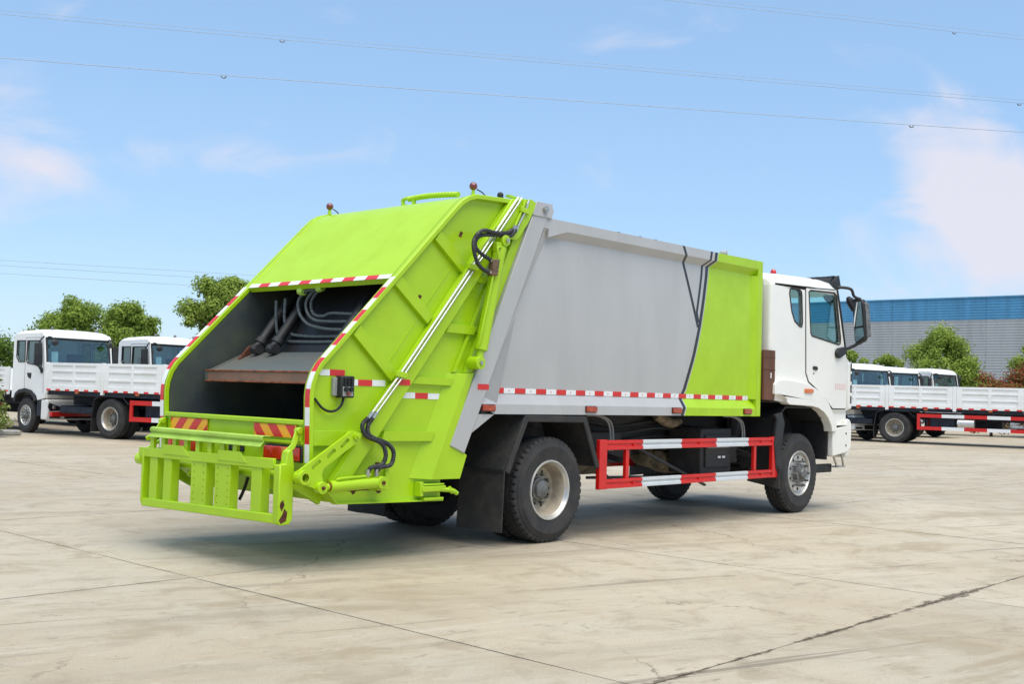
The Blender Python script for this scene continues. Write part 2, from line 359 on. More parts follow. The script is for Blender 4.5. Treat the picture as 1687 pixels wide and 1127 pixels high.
# ------------------------------------------------------------------ ground
SX, SY, X0, Y0 = 4.15, 4.31, -3.905, -3.945
gr = G(); gr.add([(-900, -900, -.022), (1500, -900, -.022), (1500, 1500, -.022), (-900, 1500, -.022)], [(0, 1, 2, 3)])
ground = tag(gr.make('ground', 'concrete'), kind='structure')
IX, IY = range(-3, 13), range(-3, 9)
g = G(); g.box(X0 + SX * IX[0] - .1, X0 + SX * (IX[-1] + 1) + .1, Y0 + SY * IY[0] - .1, Y0 + SY * (IY[-1] + 1) + .1, -.020, -.011)
tag(g.make('joint_filler', 'tarmac_joint', ground), kind='stuff')
def slab_proto(s):
    rnd = random.Random(s); gp = .0055
    loop = []
    cs = [(-SX / 2 + gp, -SY / 2 + gp), (SX / 2 - gp, -SY / 2 + gp), (SX / 2 - gp, SY / 2 - gp), (-SX / 2 + gp, SY / 2 - gp)]
    for i in range(4):
        a, b = Vector(cs[i]), Vector(cs[(i + 1) % 4]); nn = Vector((-(b - a).y, (b - a).x)).normalized()
        for k in range(10):
            q = a.lerp(b, k / 10) + (nn * rnd.random() ** 3 * .012 if k else Vector((0, 0))); loop.append(tuple(q))
    return G().plate(loop, 'z', -.0108, 0).make('concrete_slab', 'concrete', ground)
protos = [slab_proto(i) for i in range(4)]
first = True
for i in IX:
    for j in IY:
        pr = protos[(i * 7 + j * 3) % 4]
        o = pr if not pr.get('used') else pr.copy()
        if not pr.get('used'): pr['used'] = 1
        else: COL.objects.link(o)
        o.location = (X0 + SX * (i + .5), Y0 + SY * (j + .5), random.choice((0, 0, -.001, -.0016)))
for o in bpy.data.objects:
    if 'used' in o.keys(): del o['used']

# ------------------------------------------------------------------ wheels
def tyre_mesh(r, w, lugs, rim_r):
    g = G(); n = lugs * 4; rs = []
    prof = [(rim_r - .012, .05), (rim_r + .02, .012), (rim_r + .09, -.004), ((r + rim_r) / 2 + .03, -.012), (r - .085, -.004), (r - .05, .012), (r - .048, .018), (r - .012, .028), (r, .045), (r - .001, w * .28), (r - .014, w * .29), (r - .014, w * .34), (r, w * .35), (r, w * .48), (r - .014, w * .49)]
    prof = prof + [(a, w - b) for a, b in reversed(prof)]
    for (pr, py) in prof:
        ring = []
        for j in range(n):
            a = 2 * math.pi * j / n; rr = pr
            if pr > r - .045 and (py < w * .28 or py > w * .72):
                ph = (j + (2 if py > w / 2 else 0)) % 4
                if ph in (0,): rr = min(pr, r - .03)
            ring.append((rr * math.cos(a), py, rr * math.sin(a)))
        rs.append(ring)
    return g.rings(rs, cap=False)
def wheel(kind, loc, flip, parent, r=.54, rim_r=.285, w=.285):
    """axle along y, outer face towards -y; hub is the wheel, tyre and rim are its pieces"""
    rot = math.pi if flip else 0
    hub = G()
    if kind == 'front':
        hub.lathe([(.001, -.075), (.06, -.075), (.075, -.06), (.08, -.03), (.125, -.02), (.135, .01), (.14, .06)], 28)
        for k in range(10):
            a = 2 * math.pi * k / 10; hub.cyl((.168 * math.cos(a), -.055, .168 * math.sin(a)), (.168 * math.cos(a), .03, .168 * math.sin(a)), .016, .016, 6)
    else:
        hub.lathe([(.001, .10), (.07, .10), (.09, .11), (.10, .14), (.115, .145), (.12, .18)], 28)
        for k in range(10):
            a = 2 * math.pi * k / 10; hub.cyl((.15 * math.cos(a), .135, .15 * math.sin(a)), (.15 * math.cos(a), .19, .15 * math.sin(a)), .015, .015, 6)
    h = hub.make('wheel', 'hub_grey', parent, org=False); h.location = loc; h.rotation_euler.z = rot
    tyre_mesh(r, w, 46, rim_r).make('tyre', 'tyre_rubber', h, org=False, ang=28)
    rim = G()
    lip = [(rim_r + .004, .045), (rim_r + .022, .012), (rim_r + .018, .002), (rim_r + .004, .002), (rim_r - .006, .016), (rim_r - .012, .04)]
    if kind == 'front':
        rim.lathe(lip + [(rim_r - .03, .055), (rim_r - .045, .04)], 56)
        d = [(.001, .0)]
        rim.plate(circle(0, 0, rim_r - .04, 56), 'y', .03, .045, [circle(.212 * math.cos(2 * math.pi * (k + .5) / 10), .212 * math.sin(2 * math.pi * (k + .5) / 10), .026, 10) for k in range(10)])
        rim.make('rim', 'rim_silver', h, org=False, ang=25)
        G().lathe([(rim_r - .05, .06), (.14, .06)], 40).make('rim_backing', 'interior_dark', h, org=False)
    else:
        rim.lathe(lip + [(rim_r - .016, .045)], 56); rim.make('rim', 'rim_silver', h, org=False, ang=25)
        rb = G(); rb.lathe([(rim_r - .014, .045), (rim_r - .03, .07), (rim_r - .05, .16), (rim_r - .055, .175), (rim_r - .075, .185)], 56)
        rb.plate(circle(0, 0, rim_r - .074, 56), 'y', .185, .20, [circle(.186 * math.cos(2 * math.pi * (k + .5) / 8), .186 * math.sin(2 * math.pi * (k + .5) / 8), .018, 8) for k in range(8)])
        rb.make('rim_dish', 'rim_inner', h, org=False, ang=25)
        G().lathe([(rim_r - .06, .21), (.10, .21)], 40).make('rim_backing', 'interior_dark', h, org=False)
    return h

# ------------------------------------------------------------------ the refuse truck
W = 2.36
ORG[0] = Vector((1.6, W / 2, 0))
T = empty('garbage_truck', ORG[0], 0, 'lime green and grey rear loading garbage truck with white cab, parked on concrete', 'garbage truck')
OFF = lambda x, y, z: Vector((x, y, z)) - ORG[0]
H = .535
for x, kind in ((0, 'rear'), (5.2, 'front')):
    wheel(kind, OFF(x, .045, H), False, T, r=H + .003); wheel(kind, OFF(x, W - .045, H), True, T, r=H + .003)
for y, fl in ((.355, False), (W - .355, True)): wheel('rear', OFF(0, y, H), fl, T, r=H + .003)

# chassis
g = G()
for y in (.78, W - .86): g.box(-2.2, 6.3, y, y + .08, .86, 1.14)
ch = g.make('chassis_frame', 'chassis_black', T, .006)
g = G()
for x in (-1.3, .9, 2.4, 3.8, 6.1):
    g = G(); g.box(x, x + .08, .86, W - .86, .92, 1.1); g.make('cross_member', 'chassis_black', ch)
g = G()
for y in (.74, W - .9): g.box(-1.2, 4.0, y, y + .1, 1.142, 1.30)
g.make('subframe', 'chassis_black', ch)
for nm, x, rr in (('rear_axle', 0, .11), ('front_axle', 5.2, .07)):
    g = G(); g.cyl((x, .30, H), (x, W - .30, H), rr, rr, 16)
    if nm == 'rear_axle': g.ball((x + .03, W / 2, H), .27, .22, .26)
    ax = g.make(nm, 'chassis_black', T)
    g = G()
    for y in (.74, W - .86):
        for k in range(5): g.box(x - .75 + k * .11, x + .75 - k * .11, y, y + .09, .66 + k * .022, .68 + k * .022)
    g.make('leaf_spring', 'chassis_black', ax)
g = G(); g.cyl((.2, W / 2, .62), (3.1, W / 2, .82), .05, .05); g.make('drive_shaft', 'chassis_black', T)
g = G(); g.tube([(3.0, W / 2 - .05, .80), (3.3, W / 2 - .05, .80), (3.5, W / 2 - .05, .8), (3.9, W / 2 - .05, .82)], [.16, .22, .28, .31], 18)
g.cyl((3.05, W / 2 - .3, .72), (3.55, W / 2 - .3, .74), .12, .13); g.cyl((3.1, W / 2 - .42, .92), (3.1, W / 2 - .15, .92), .07, .09)
g.make('gearbox', 'gearbox_tan', T, .01)
g = G(); g.box(3.92, 5.9, .82, W - .82, .72, 1.45); g.make('engine', 'chassis_black', T, .04)
g = G(); g.box(3.02, 3.72, .22, .70, .58, 1.14); g.box(3.10, 3.66, .19, .22, .66, 1.06); bb = g.make('battery_box', 'chassis_black', T, .02)
g = G(); g.box(3.12, 3.62, .183, .189, .90, .925); g.make('box_strap', 'hub_grey', bb)
g = G()
for x in (3.35, 3.45):
    g = G(); g.box(x, x + .06, .176, .182, .775, .80); g.make('latch', 'reflect_white', bb)
g = G(); g.tube([(2.62, .62, 1.28), (2.80, .60, 1.22), (2.95, .58, 1.19), (3.08, .56, 1.22)], [.05, .07, .055, .03], 10, 4); g.make('intake_pipe', 'gearbox_tan', T)
g = G(); g.box(1.05, 1.75, .48, .74, .74, 1.10); g.make('tool_bracket', 'chassis_black', T, .02)
g = G(); g.bar((.80, .22, .62), (3.05, .34, .55), .03, .03); g.bar((.9, .16, .69), (1.3, .2, .52), .04, .06); g.bar((1.5, .1, .95), (3.1, .2, .45), .028, .028); g.make('guard_brace', 'chassis_black', T)
for x in (1.18, 3.98):
    for dd in (0, .05):
        g = G(); g.tube([(x - .25 + dd, .35, 1.29), (x - .1 + dd, .30, 1.285), (x + .03 + dd, .27, 1.22), (x + .07 + dd, .26, 1.08), (x + .06 + dd, .26, .9)], .012, 8, 5); g.make('air_hose', 'box_grey', T)
for k, (ya, za) in enumerate(((.70, 1.20), (.66, 1.12), (.72, 1.02), (.68, .93))):
    g = G(); g.tube([(.6, ya, za), (1.3, ya - .05, za - .03 * (k % 2)), (2.0, ya + .03, za - .05), (2.7, ya - .02, za + .01), (3.6, ya, za - .04)], .016, 7, 5); g.make('brake_pipe', 'hose_black', T)
g = G(); g.cyl((1.35, .60, .86), (1.95, .60, .86), .12, .12, 18); g.make('brake_tank', 'chassis_black', T)
g = G(); g.box(3.74, 3.92, .25, .62, .70, 1.05); g.make('valve_box', 'chassis_black', T, .02)
g = G(); g.cyl((1.9, 1.62, .70), (2.75, 1.62, .70), .20, .20, 18); g.make('silencer', 'gearbox_tan', T)

# mudguards over the rear wheels
for mir in (None, W):
    lip = [(-.735, .75), (-.465, 1.298), (.50, 1.288), (.745, .755)]
    g = G(mir); g.ribbon([(-.735, .75), (-.46, 1.298), (.495, 1.288), (.745, .755)], -.012, 'y', .03, .66); mg = g.make('mudguard', 'black_rubber', T, .004)
    g = G(mir); g.ribbon(lip, -.068, 'y', 0, .028); g.make('lip', 'black_rubber', mg, .01)
    g = G(mir)
    fl = [(.012, .76), (.20, .757), (.40, .75), (.62, .745), (.635, .15), (.42, .158), (.2, .152), (.02, .157)]
    n = len(fl); g.rings([[(-.742 - .012 * (z < .5), y, z) for y, z in fl], [(-.728 - .012 * (z < .5), y, z) for y, z in fl]])
    g.make('mud_flap', 'black_rubber', mg)
    g = G(mir); g.box(-.752, -.743, .02, .63, .735, .765); g.make('flap_strip', 'black_plastic', mg)
    # front wheel mudguard and flap
    g = G(mir); g.ribbon([(4.50, .60), (4.46, .95), (4.52, 1.28), (4.75, 1.44), (5.65, 1.44), (5.85, 1.25)], -.02, 'y', .03, .55); fg = g.make('front_mudguard', 'black_plastic', T)
    g = G(mir); g.plate([(4.46, .60), (4.40, .95), (4.46, 1.25), (4.40, 1.33), (4.58, 1.36), (4.66, 1.22), (4.60, .98), (4.60, .62)], 'y', -.02, .04); g.make('flare', 'black_plastic', fg, .015)
    g = G(mir); g.rings([[(x, y, z) for y, z in ((-.03, .66), (.44, .66), (.44, .43), (-.03, .36))] for x in (4.50, 4.515)]); g.make('mud_flap', 'black_rubber', fg)

# red and white side guards
for mir in (None, W):
    g = G(mir); g.box(.735, .865, -.003, .05, .508, 1.04); sg = g.make('side_guard', 'red_paint', T, .006)
    g = G(mir); g.box(4.375, 4.51, -.003, .05, .508, 1.04); g.make('end_post', 'red_paint', sg, .006)
    xs = [.867, 1.52, 2.285, 3.035, 3.78, 4.373]
    for (z0, z1) in ((.928, 1.032), (.512, .612)):
        for k in range(5):
            a, b = xs[k], xs[k + 1]; m_ = (z0 + z1) / 2
            pr = [(.0, z0), (0, m_ - .016), (.014, m_ - .010), (.014, m_ + .010), (0, m_ + .016), (0, z1), (.04, z1), (.04, z0)]
            g = G(mir); g.rings([[(x, y, z) for y, z in pr] for x in (a, b)]); g.make('rail', 'red_paint' if k % 2 == 0 else 'guard_white', sg, .003)
    for x in (1.215, 3.93):
        g = G(mir); g.box(x, x + .04, .008, .05, .612, .928); g.box(x + .045, x + .075, .02, .05, .612, .928); g.make('upright', 'red_paint', sg, .003)
        g = G(mir); g.bar((x + .03, .05, .80), (x + .03, .80, .95), .06, .06); g.make('bracket', 'chassis_black', sg)
    g = G(mir)
    for x in (1.35, 2.66, 4.1):
        for z in (.98, .562): g.cyl((x, -.003, z), (x, .016, z), .012, .012, 8)
    g.make('bolt', 'red_paint', sg)

# ---------------- body
def xP(z): return -1.233 + .456 * (z - 1.11)              # front edge of the slanted rear pillar
def xB(z): return float(np.interp(z, [1.305, 1.40, 1.50, 1.61, 2.0, 2.38, 2.75, 3.0, 3.11, 3.19, 3.295], [2.32, 2.365, 2.362, 2.44, 2.60, 2.715, 2.805, 2.86, 2.875, 2.965, 2.985]))
prof = [(1.305, .0), (1.40, .0), (1.503, .066)] + [(1.503 + 1.607 * k / 14, .066 - .022 * math.sin(math.pi * k / 14)) for k in range(1, 14)] + [(3.11, .066), (3.19, .0), (3.295, .0)]
def yB(z): return float(np.interp(z, [p_[0] for p_ in prof], [p_[1] for p_ in prof]))
g = G(); g.box(-.7, 4.02, .09, W - .09, 3.22, 3.262); g.plate([(-1.0, 1.31), (3.95, 1.31), (3.95, 1.36), (-1.0, 1.36)], 'y', .09, W - .09)
g.box(3.94, 4.0, .09, W - .09, 1.36, 3.22)
BODY = g.make('refuse_body', 'grey_paint', T)
g = G()
for k in range(9): g.box(-.35 + k * .5, -.29 + k * .5, .12, W - .12, 3.262, 3.30)
g.make('roof_rib', 'grey_paint', BODY)
for mir in (None, W):
    for nm, mt, fa, fb in (('side_panel', 'grey_paint', lambda z: xP(z) - .04 if z > 1.31 else -.92, xB), ('side_panel', 'lime', xB, lambda z: 3.93)):
        g = G(mir); rs = []
        for k in range(11): rs.append([(fa(z) + (fb(z) - fa(z)) * k / 10, y, z) for z, y in prof] + [(fa(3.295) + (fb(3.295) - fa(3.295)) * k / 10, .09, 3.295), (fa(1.305) + (fb(1.305) - fa(1.305)) * k / 10, .10, 1.305)])
        g.rings(rs); o = g.make(nm, mt, BODY, ang=20)
    # lower rear corner below the pillar, and the pillar
    g = G(mir); g.plate([(-1.235, 1.115), (-.915, 1.303), (-1.15, 1.303)], 'y', .004, .09); g.make('corner_gusset', 'grey_paint', BODY)
    g = G(mir); A = [(-.403, 3.415), (-1.5, 1.01), (-1.316, .935), (-1.225, 1.13), (-.182, 3.405)]
    g.plate(A, 'y', -.012, .16); g.make('rear_pillar', 'grey_paint', BODY, .008)
    g = G(mir); f = [(-1.225, 1.31), (-.215, 3.28)]
    g.add([(f[0][0], 0, f[0][1]), (f[1][0], 0, f[1][1]), (f[1][0] + .10, .066, f[1][1] - .1), (f[0][0] + .10, .066, f[0][1] + .18), (f[0][0], .07, f[0][1]), (f[1][0], .07, f[1][1])], [(0, 1, 2, 3), (0, 3, 4), (1, 5, 2), (4, 3, 2, 5), (0, 4, 5, 1)]); g.make('pillar_fillet', 'grey_paint', BODY)
    g = G(mir); g.box(-.44, -.19, -.02, .13, 3.34, 3.41) if False else g.plate([(-.42, 3.435), (-.17, 3.435), (-.17, 3.29), (-.47, 3.29)], 'y', -.022, -.0125); hp = g.make('hinge_plate', 'grey_paint', BODY, .004)
    g = G(mir); g.cyl((-.29, -.05, 3.365), (-.29, .0, 3.365), .035, .035); g.cyl((-.29, -.06, 3.365), (-.29, -.05, 3.365), .018, .018, 8); g.make('hinge_pin', 'steel_fitting', BODY)
    g = G(mir); g.plate(circle(-.12, 3.38, .05, 12) , 'y', .05, .09); g.make('lifting_eye', 'grey_paint', BODY)
    g = G(mir); g.plate([(-.20, 3.20), (.10, 3.19), (-.20, 3.10)], 'y', -.001, .02); g.add([(-.16, .0, 3.24), (.12, .0, 3.20), (-.16, .1, 3.16)], [(0, 1, 2)]); g.make('rail_gusset', 'grey_paint', BODY)
    g = G(mir); g.box(3.932, 4.04, -.004, .13, 1.303, 3.298); g.make('front_post', 'lime', BODY, .006)
    g = G(mir); g.rings([[(x, y, z) for x, y in ((3.84, yB(z) - .001), (3.93, -.001), (3.93, .09), (3.84, .09))] for z in np.linspace(1.52, 3.10, 12)]); g.make('post_fillet', 'lime', BODY)
    # reflective tape
    g = G(mir); g.rings([[(x, y, z) for y, z in ((yB(1.51) - .004, 1.508), (yB(1.555) - .004, 1.558), (yB(1.555) + .01, 1.558), (yB(1.51) + .01, 1.508))] for x in (-1.0, 3.83)]); tp = g.make('reflective_tape', 'reflect_white', BODY)
    for k in range(15):
        x = -.885 + k * .3165
        g = G(mir); g.rings([[(q, y, z) for y, z in ((yB(1.51) - .006, 1.507), (yB(1.555) - .006, 1.559), (yB(1.555), 1.559), (yB(1.51), 1.507))] for q in (x, x + .155)]); g.make('red_reflector', 'reflect_red', BODY)
        g = G(mir); g.cyl((x + .23, yB(1.53) - .0065, 1.533), (x + .23, yB(1.53), 1.533), .007, .007, 8); g.make('tape_mark', 'reflect_red', BODY)
    g = G(mir); g.box(-1.17, -1.02, -.0155, -.012, 1.535, 1.588); g.make('red_reflector', 'reflect_red', BODY)
    for x in (-1.01, .56, 2.15, 3.72):
        g = G(mir); g.box(x - .085, x + .085, -.028, -.0, 1.335, 1.392); mk = g.make('marker_light', 'marker_orange', BODY, .006)
    g = G(mir)
    for x in (-1.01, .56, 2.15, 3.72): g.box(x - .092, x + .092, -.006, .001, 1.328, 1.399)
    g.make('marker_base', 'black_plastic', BODY)
    # black pinstripes
    def stripe(fx, z0, z1, w, nm='pinstripe'):
        zs = sorted(set([z for z, _ in prof if z0 < z < z1] + [z0, z1] + list(np.linspace(z0, z1, 12))))
        g = G(mir); g.rings([[(fx(z) - w / 2, yB(z) - .0025, z), (fx(z) + w / 2, yB(z) - .0025, z), (fx(z) + w / 2, yB(z) + .004, z), (fx(z) - w / 2, yB(z) + .004, z)] for z in zs]); g.make(nm, 'stripe_black', BODY)
    stripe(lambda z: xB(z) - .05, 1.306, 3.294, .055)
    stripe(lambda z: xB(z) - .05 - .105 * max(0, min(1, (z - 2.36) / .18)), 2.42, 3.294, .04)
    stripe(lambda z: float(np.interp(z, [2.30, 3.11, 3.19, 3.295], [2.655, 2.315, 2.285, 2.225])), 2.36, 3.294, .045)
g = G(); g.box(3.86, 3.90, .45, .53, 3.30, 3.42); g.plate(circle(3.88, 3.42, .04, 10), 'y', .45, .53); g.make('lifting_lug', 'grey_paint', BODY, .01)
g = G()
for x in (1.05, 1.45, 1.75): g.cyl((x, .07, 3.28), (x, .07, 3.315), .02, .02, 8)
g.make('roof_bolt', 'hub_grey', BODY)

# ---------------- tailgate
side = [(-3.08, .87), (-3.10, 1.44), (-3.09, 1.53), (-3.055, 1.63), (-3.0, 1.715), (-2.88, 1.835), (-2.212, 2.505), (-1.50, 3.225), (-1.42, 3.30), (-1.33, 3.355), (-1.22, 3.388), (-.76, 3.41), (-.385, 3.425), (-1.47, 1.02), (-1.264, .915), (-1.345, .70), (-1.535, .70), (-1.53, .51), (-2.77, .54)]
edge = side[0:13]
roof = side[6:13]
g = G(); g.ribbon([(x, z - .012) for x, z in roof], -.02, 'y', .085, W - .085); TG = g.make('tailgate', 'lime', T, ang=40)
g = G(); g.ribbon([(-3.075, 1.215), (-3.07, .88), (-2.77, .545), (-1.54, .515)], .02, 'y', .105, W - .105); RP = g.make('rear_panel', 'lime', T, .004)
g = G(); g.box(-3.10, -3.03, .105, W - .105, 1.195, 1.238); g.make('sill', 'lime', RP, .008)
for mir in (None, W):
    g = G(mir); g.plate(side, 'y', .078, .092); sp = g.make('side_plate', 'lime', TG)
    g = G(mir); g.ribbon(edge, -.045, 'y', .02, .104); g.make('edge_flange', 'lime', TG, .006)
    g = G(mir); g.ribbon([(-3.08, .865), (-2.77, .535), (-1.535, .505)], .014, 'y', .03, .104); g.make('bottom_flange', 'lime', TG)
    g = G(mir); inn = offset_path(side[0:13] + [(-1.3, 1.3), (-1.5, .70), (-2.7, .66)], -.05, True); g.plate(inn, 'y', .0925, .103); g.make('inner_wall', 'hopper_dark', TG)
    # main sloping beam
    g = G(mir); g.plate([(-.75, 3.412), (-.50, 3.44), (-2.66, .735), (-2.85, .735)], 'y', .0, .077); g.make('main_beam', 'lime', TG, .006)
    def rib(pts, y0=.035, nm='rib'):
        g = G(mir); g.plate(pts, 'y', y0, .0775); g.make(nm, 'lime', TG, .005)
    for (a, b) in (((-1.70, 2.94), (-1.31, 2.64)), ((-2.17, 2.485), (-1.76, 2.155)), ((-2.615, 2.015), (-2.17, 1.62))):
        d = (Vector(b) - Vector(a)).normalized(); nn = Vector((-d.y, d.x)) * .05
        A, B = Vector(a), Vector(b); rib([tuple(A + nn * 1.1), tuple(B + nn), tuple(B - nn), tuple(A - nn * 1.1)])
    rib([(-1.56, 2.055), (-1.51, 2.14), (-1.14, 2.132), (-1.19, 2.05)]); rib([(-1.97, 1.57), (-1.90, 1.635), (-1.44, 1.63), (-1.47, 1.563)]); rib([(-2.30, 1.06), (-2.26, 1.147), (-1.65, 1.137), (-1.69, 1.053)])
    rib([(-3.04, 1.03), (-3.04, 1.155), (-2.52, 1.155), (-2.60, 1.025)]); rib([(-1.22, 2.56), (-1.2, 2.63), (-1.02, 2.62), (-1.05, 2.55)])
    for a, b in (((-1.455, 2.70), (-1.81, 2.27)), ((-1.885, 2.165), (-2.225, 1.745))):
        g = G(mir); g.bar((a[0], .077, a[1]), (b[0], .077, b[1]), .01, .012, up=(0, 1, 0)); g.make('weld_seam', 'lime', TG)
    # box at the lower front, front strip along the pillar
    g = G(mir); L, RD, RT = [(-1.50, 1.67), (-1.93, .722)], [(-1.29, 1.683), (-1.715, .706)], [(-1.205, 1.69), (-1.475, 1.03), (-1.27, .92), (-1.35, .702)]
    g.plate([RD[0], RT[0], RT[1], RT[2], RT[3], RD[1]], 'y', .004, .077)
    g.add([(*[L[0][0], .077, L[0][1]],), (RD[0][0], .004, RD[0][1]), (RD[1][0], .004, RD[1][1]), (L[1][0], .077, L[1][1]), (RD[0][0], .077, RD[0][1]), (RD[1][0], .077, RD[1][1])], [(0, 1, 2, 3), (0, 4, 1), (3, 2, 5)]); g.make('lower_box', 'lime', TG, .003)
    g = G(mir); g.plate([(-.52, 3.405), (-.40, 3.41), (-1.20, 1.69), (-1.30, 1.685)], 'y', .03, .077); g.make('front_strip', 'lime', TG, .004)
    g = G(mir); g.plate([(-.60, 3.40), (-.56, 3.40), (-1.40, 1.69), (-1.44, 1.69)], 'y', .05, .077); g.make('rib', 'lime', TG, .004)
    g = G(mir); g.plate([(-.74, 3.40), (-.50, 3.442), (-.405, 3.41), (-.53, 3.20), (-.66, 3.035), (-.70, 3.01), (-.86, 3.005), (-.925, 2.985), (-.98, 3.10)], 'y', -.02, .0); up_ = g.make('pivot_plate', 'lime', TG, .004)
    g = G(mir); g.plate([(-.47, 3.21), (-.44, 3.26), (-.50, 3.15), (-.56, 3.13), (-.53, 3.17)], 'y', .024, .029); g.make('slot', 'interior_dark', TG)
    # lift cylinder
    g = G(mir); g.cyl((-.965, -.055, 2.90), (-1.185, -.055, 1.905), .062, .062, 22); lc = g.make('lift_cylinder', 'lime', TG)
    g = G(mir); g.cyl((-1.185, -.055, 1.91), (-1.215, -.055, 1.76), .035, .035); g.cyl((-1.235, -.11, 1.785), (-1.235, .03, 1.785), .062, .062, 18); g.make('cylinder_clevis', 'lime', TG, .004); g = G(mir); g.cyl((-.925, -.10, 2.97), (-.925, .03, 2.97), .055, .055, 16); g.box(-1.04, -.90, -.08, -.02, 2.86, 2.95); g.make('cylinder_clevis', 'lime', TG, .004)
    g = G(mir)
    for q in ((-1.235, 1.785), (-.925, 2.97)): g.cyl((q[0], -.125, q[1]), (q[0], -.11, q[1]), .022, .022, 6)
    g.make('clevis_pin', 'steel_fitting', TG)
    g = G(mir); g.tube([(-1.13, -.12, 2.62), (-1.14, -.125, 2.55), (-1.24, -.115, 2.1), (-1.26, -.1, 1.96)], .011, 8, 4); g.tube([(-1.05, -.12, 2.78), (-1.07, -.12, 2.88), (-1.0, -.1, 2.90)], .011, 8, 4); g.make('oil_pipe', 'lime', TG)
    g = G(mir); g.plate([(-1.14, 2.765), (-1.05, 2.775), (-1.075, 2.615), (-1.155, 2.61)], 'y', -.14, -.075); g.make('valve_block', 'valve_brown', TG, .006)
    # chrome pipes along the beam with clips
    for d in (0, .05):
        g = G(mir); g.tube([(-.70 + d, -.03, 3.43), (-1.33 + d, -.03, 2.665), (-2.2 + d, -.03, 1.61), (-2.47 + d, -.03, 1.31)], .0105, 10); g.make('chrome_pipe', 'chrome', TG)
        g = G(mir); g.cyl((-2.47 + d, -.03, 1.31), (-2.515 + d, -.03, 1.26), .02, .02, 6); g.make('pipe_fitting', 'steel_fitting', TG)
        g = G(mir); g.tube([(-.60 + d, -.035, 3.42), (-.66 + d, -.035, 3.29), (-.76 + d * .8, -.045, 3.13)], .012, 8); g.make('chrome_pipe', 'chrome' if d else 'lime', TG)
        g = G(mir); g.cyl((-.755 + d * .8, -.045, 3.14), (-.79 + d * .8, -.05, 3.08), .019, .019, 6); g.make('pipe_fitting', 'steel_fitting', TG)
    for q in ((-1.335, 2.68), (-2.19, 1.645), (-.64, 3.31)):
        g = G(mir); g.bar((q[0] - .035, -.035, q[1] + .01), (q[0] + .095, -.035, q[1] - .01), .05, .035, up=(0, 1, 0)); g.make('pipe_clip', 'lime', TG, .004)
    hoses = [[(-.788, -.05, 3.10), (-.89, -.07, 3.054), (-1.065, -.085, 3.030), (-1.238, -.09, 3.031), (-1.347, -.10, 2.958), (-1.386, -.11, 2.874), (-1.352, -.12, 2.74), (-1.278, -.12, 2.669), (-1.158, -.11, 2.639)],
             [(-.747, -.05, 3.10), (-.844, -.06, 3.029), (-1.065, -.07, 3.012), (-1.264, -.075, 2.978), (-1.345, -.09, 2.897), (-1.303, -.10, 2.823), (-1.135, -.11, 2.755)],
             [(-2.516, -.03, 1.262), (-2.579, -.035, 1.20), (-2.537, -.04, 1.112), (-2.38, -.06, 1.047), (-2.336, -.07, .942), (-2.391, -.08, .862), (-2.505, -.085, .845), (-2.545, -.085, .80)],
             [(-2.466, -.03, 1.262), (-2.52, -.035, 1.19), (-2.488, -.04, 1.107), (-2.321, -.06, 1.046), (-2.248, -.07, .97), (-2.283, -.08, .865), (-2.41, -.085, .842), (-2.45, -.085, .80)]]
    for k, hp_ in enumerate(hoses):
        g = G(mir); g.tube(hp_, lambda t: .0195 + .0022 * math.sin(t * 330), 9, 14); g.make('hydraulic_hose', 'hose_black', TG)
    for q in ((-1.175, -.115, 2.645, -1.135, 2.64), (-1.155, -.11, 2.76, -1.12, 2.745)):
        g = G(mir); g.cyl((q[0], q[1], q[2]), (q[3], q[1], q[4]), .022, .022, 6); g.make('pipe_fitting', 'steel_fitting', TG)
    for x in (-2.545, -2.45):
        g = G(mir); g.cyl((x, -.085, .83), (x, -.085, .77), .022, .022, 8); g.make('pipe_fitting', 'steel_fitting', TG)
    # slots in the plate
    for q in ((-1.37, 2.99), (-1.87, 2.35)):
        g = G(mir); g.plate([(q[0] - .03, q[1] - .02), (q[0] + .005, q[1] - .03), (q[0] + .03, q[1] + .02), (q[0] - .005, q[1] + .03)], 'y', .0765, .0785); g.make('slot', 'rust', TG)
    # reflective tape on the side
    def tape(x0, x1, z0, z1, mt, y=.074, dz=0.0):
        g = G(mir); g.plate([(x0, z0), (x1, z0 + dz), (x1, z1 + dz), (x0, z1)], 'y', y, y + .006); g.make('red_reflector' if 'red' in mt else 'white_reflector', mt, TG)
    tape(-2.965, -2.86, 1.613, 1.664, 'reflect_white'); tape(-2.858, -2.70, 1.614, 1.666, 'reflect_red')
    tape(-2.625, -2.552, 1.535, 1.588, 'reflect_white'); tape(-2.55, -2.395, 1.536, 1.589, 'reflect_red'); tape(-2.393, -2.245, 1.536, 1.59, 'reflect_white')
    tape(-2.175, -2.02, 1.552, 1.603, 'reflect_red', -.0055); tape(-2.03, -1.885, 1.437, 1.49, 'reflect_white'); tape(-1.883, -1.728, 1.435, 1.488, 'reflect_red'); tape(-1.726, -1.585, 1.433, 1.486, 'reflect_white')
    # tape along the rear edge of the side plate
    pth = smooth_path([(*p_, 0) for p_ in edge[0:7]], 1); cum = [0]
    for i in range(1, len(pth)): cum.append(cum[-1] + (pth[i] - pth[i - 1]).length)
    tot = cum[-1]
    def ptat(s):
        i = max(k for k in range(len(cum)) if cum[k] <= s + 1e-9); i = min(i, len(pth) - 2)
        t = (s - cum[i]) / (cum[i + 1] - cum[i]); return tuple((pth[i].lerp(pth[i + 1], t)).xy)
    s0 = .02; k = 0; seg = .152
    while s0 < tot - .02:
        s1 = min(s0 + seg, tot); q = [ptat(s0 + (s1 - s0) * t / 4) for t in range(5)]
        g = G(mir); g.ribbon(q, .003, 'y', .022, .080); g.make('white_reflector' if k % 2 == 0 else 'red_reflector', 'reflect_white' if k % 2 == 0 else 'reflect_red', TG)
        s0 = s1; k += 1
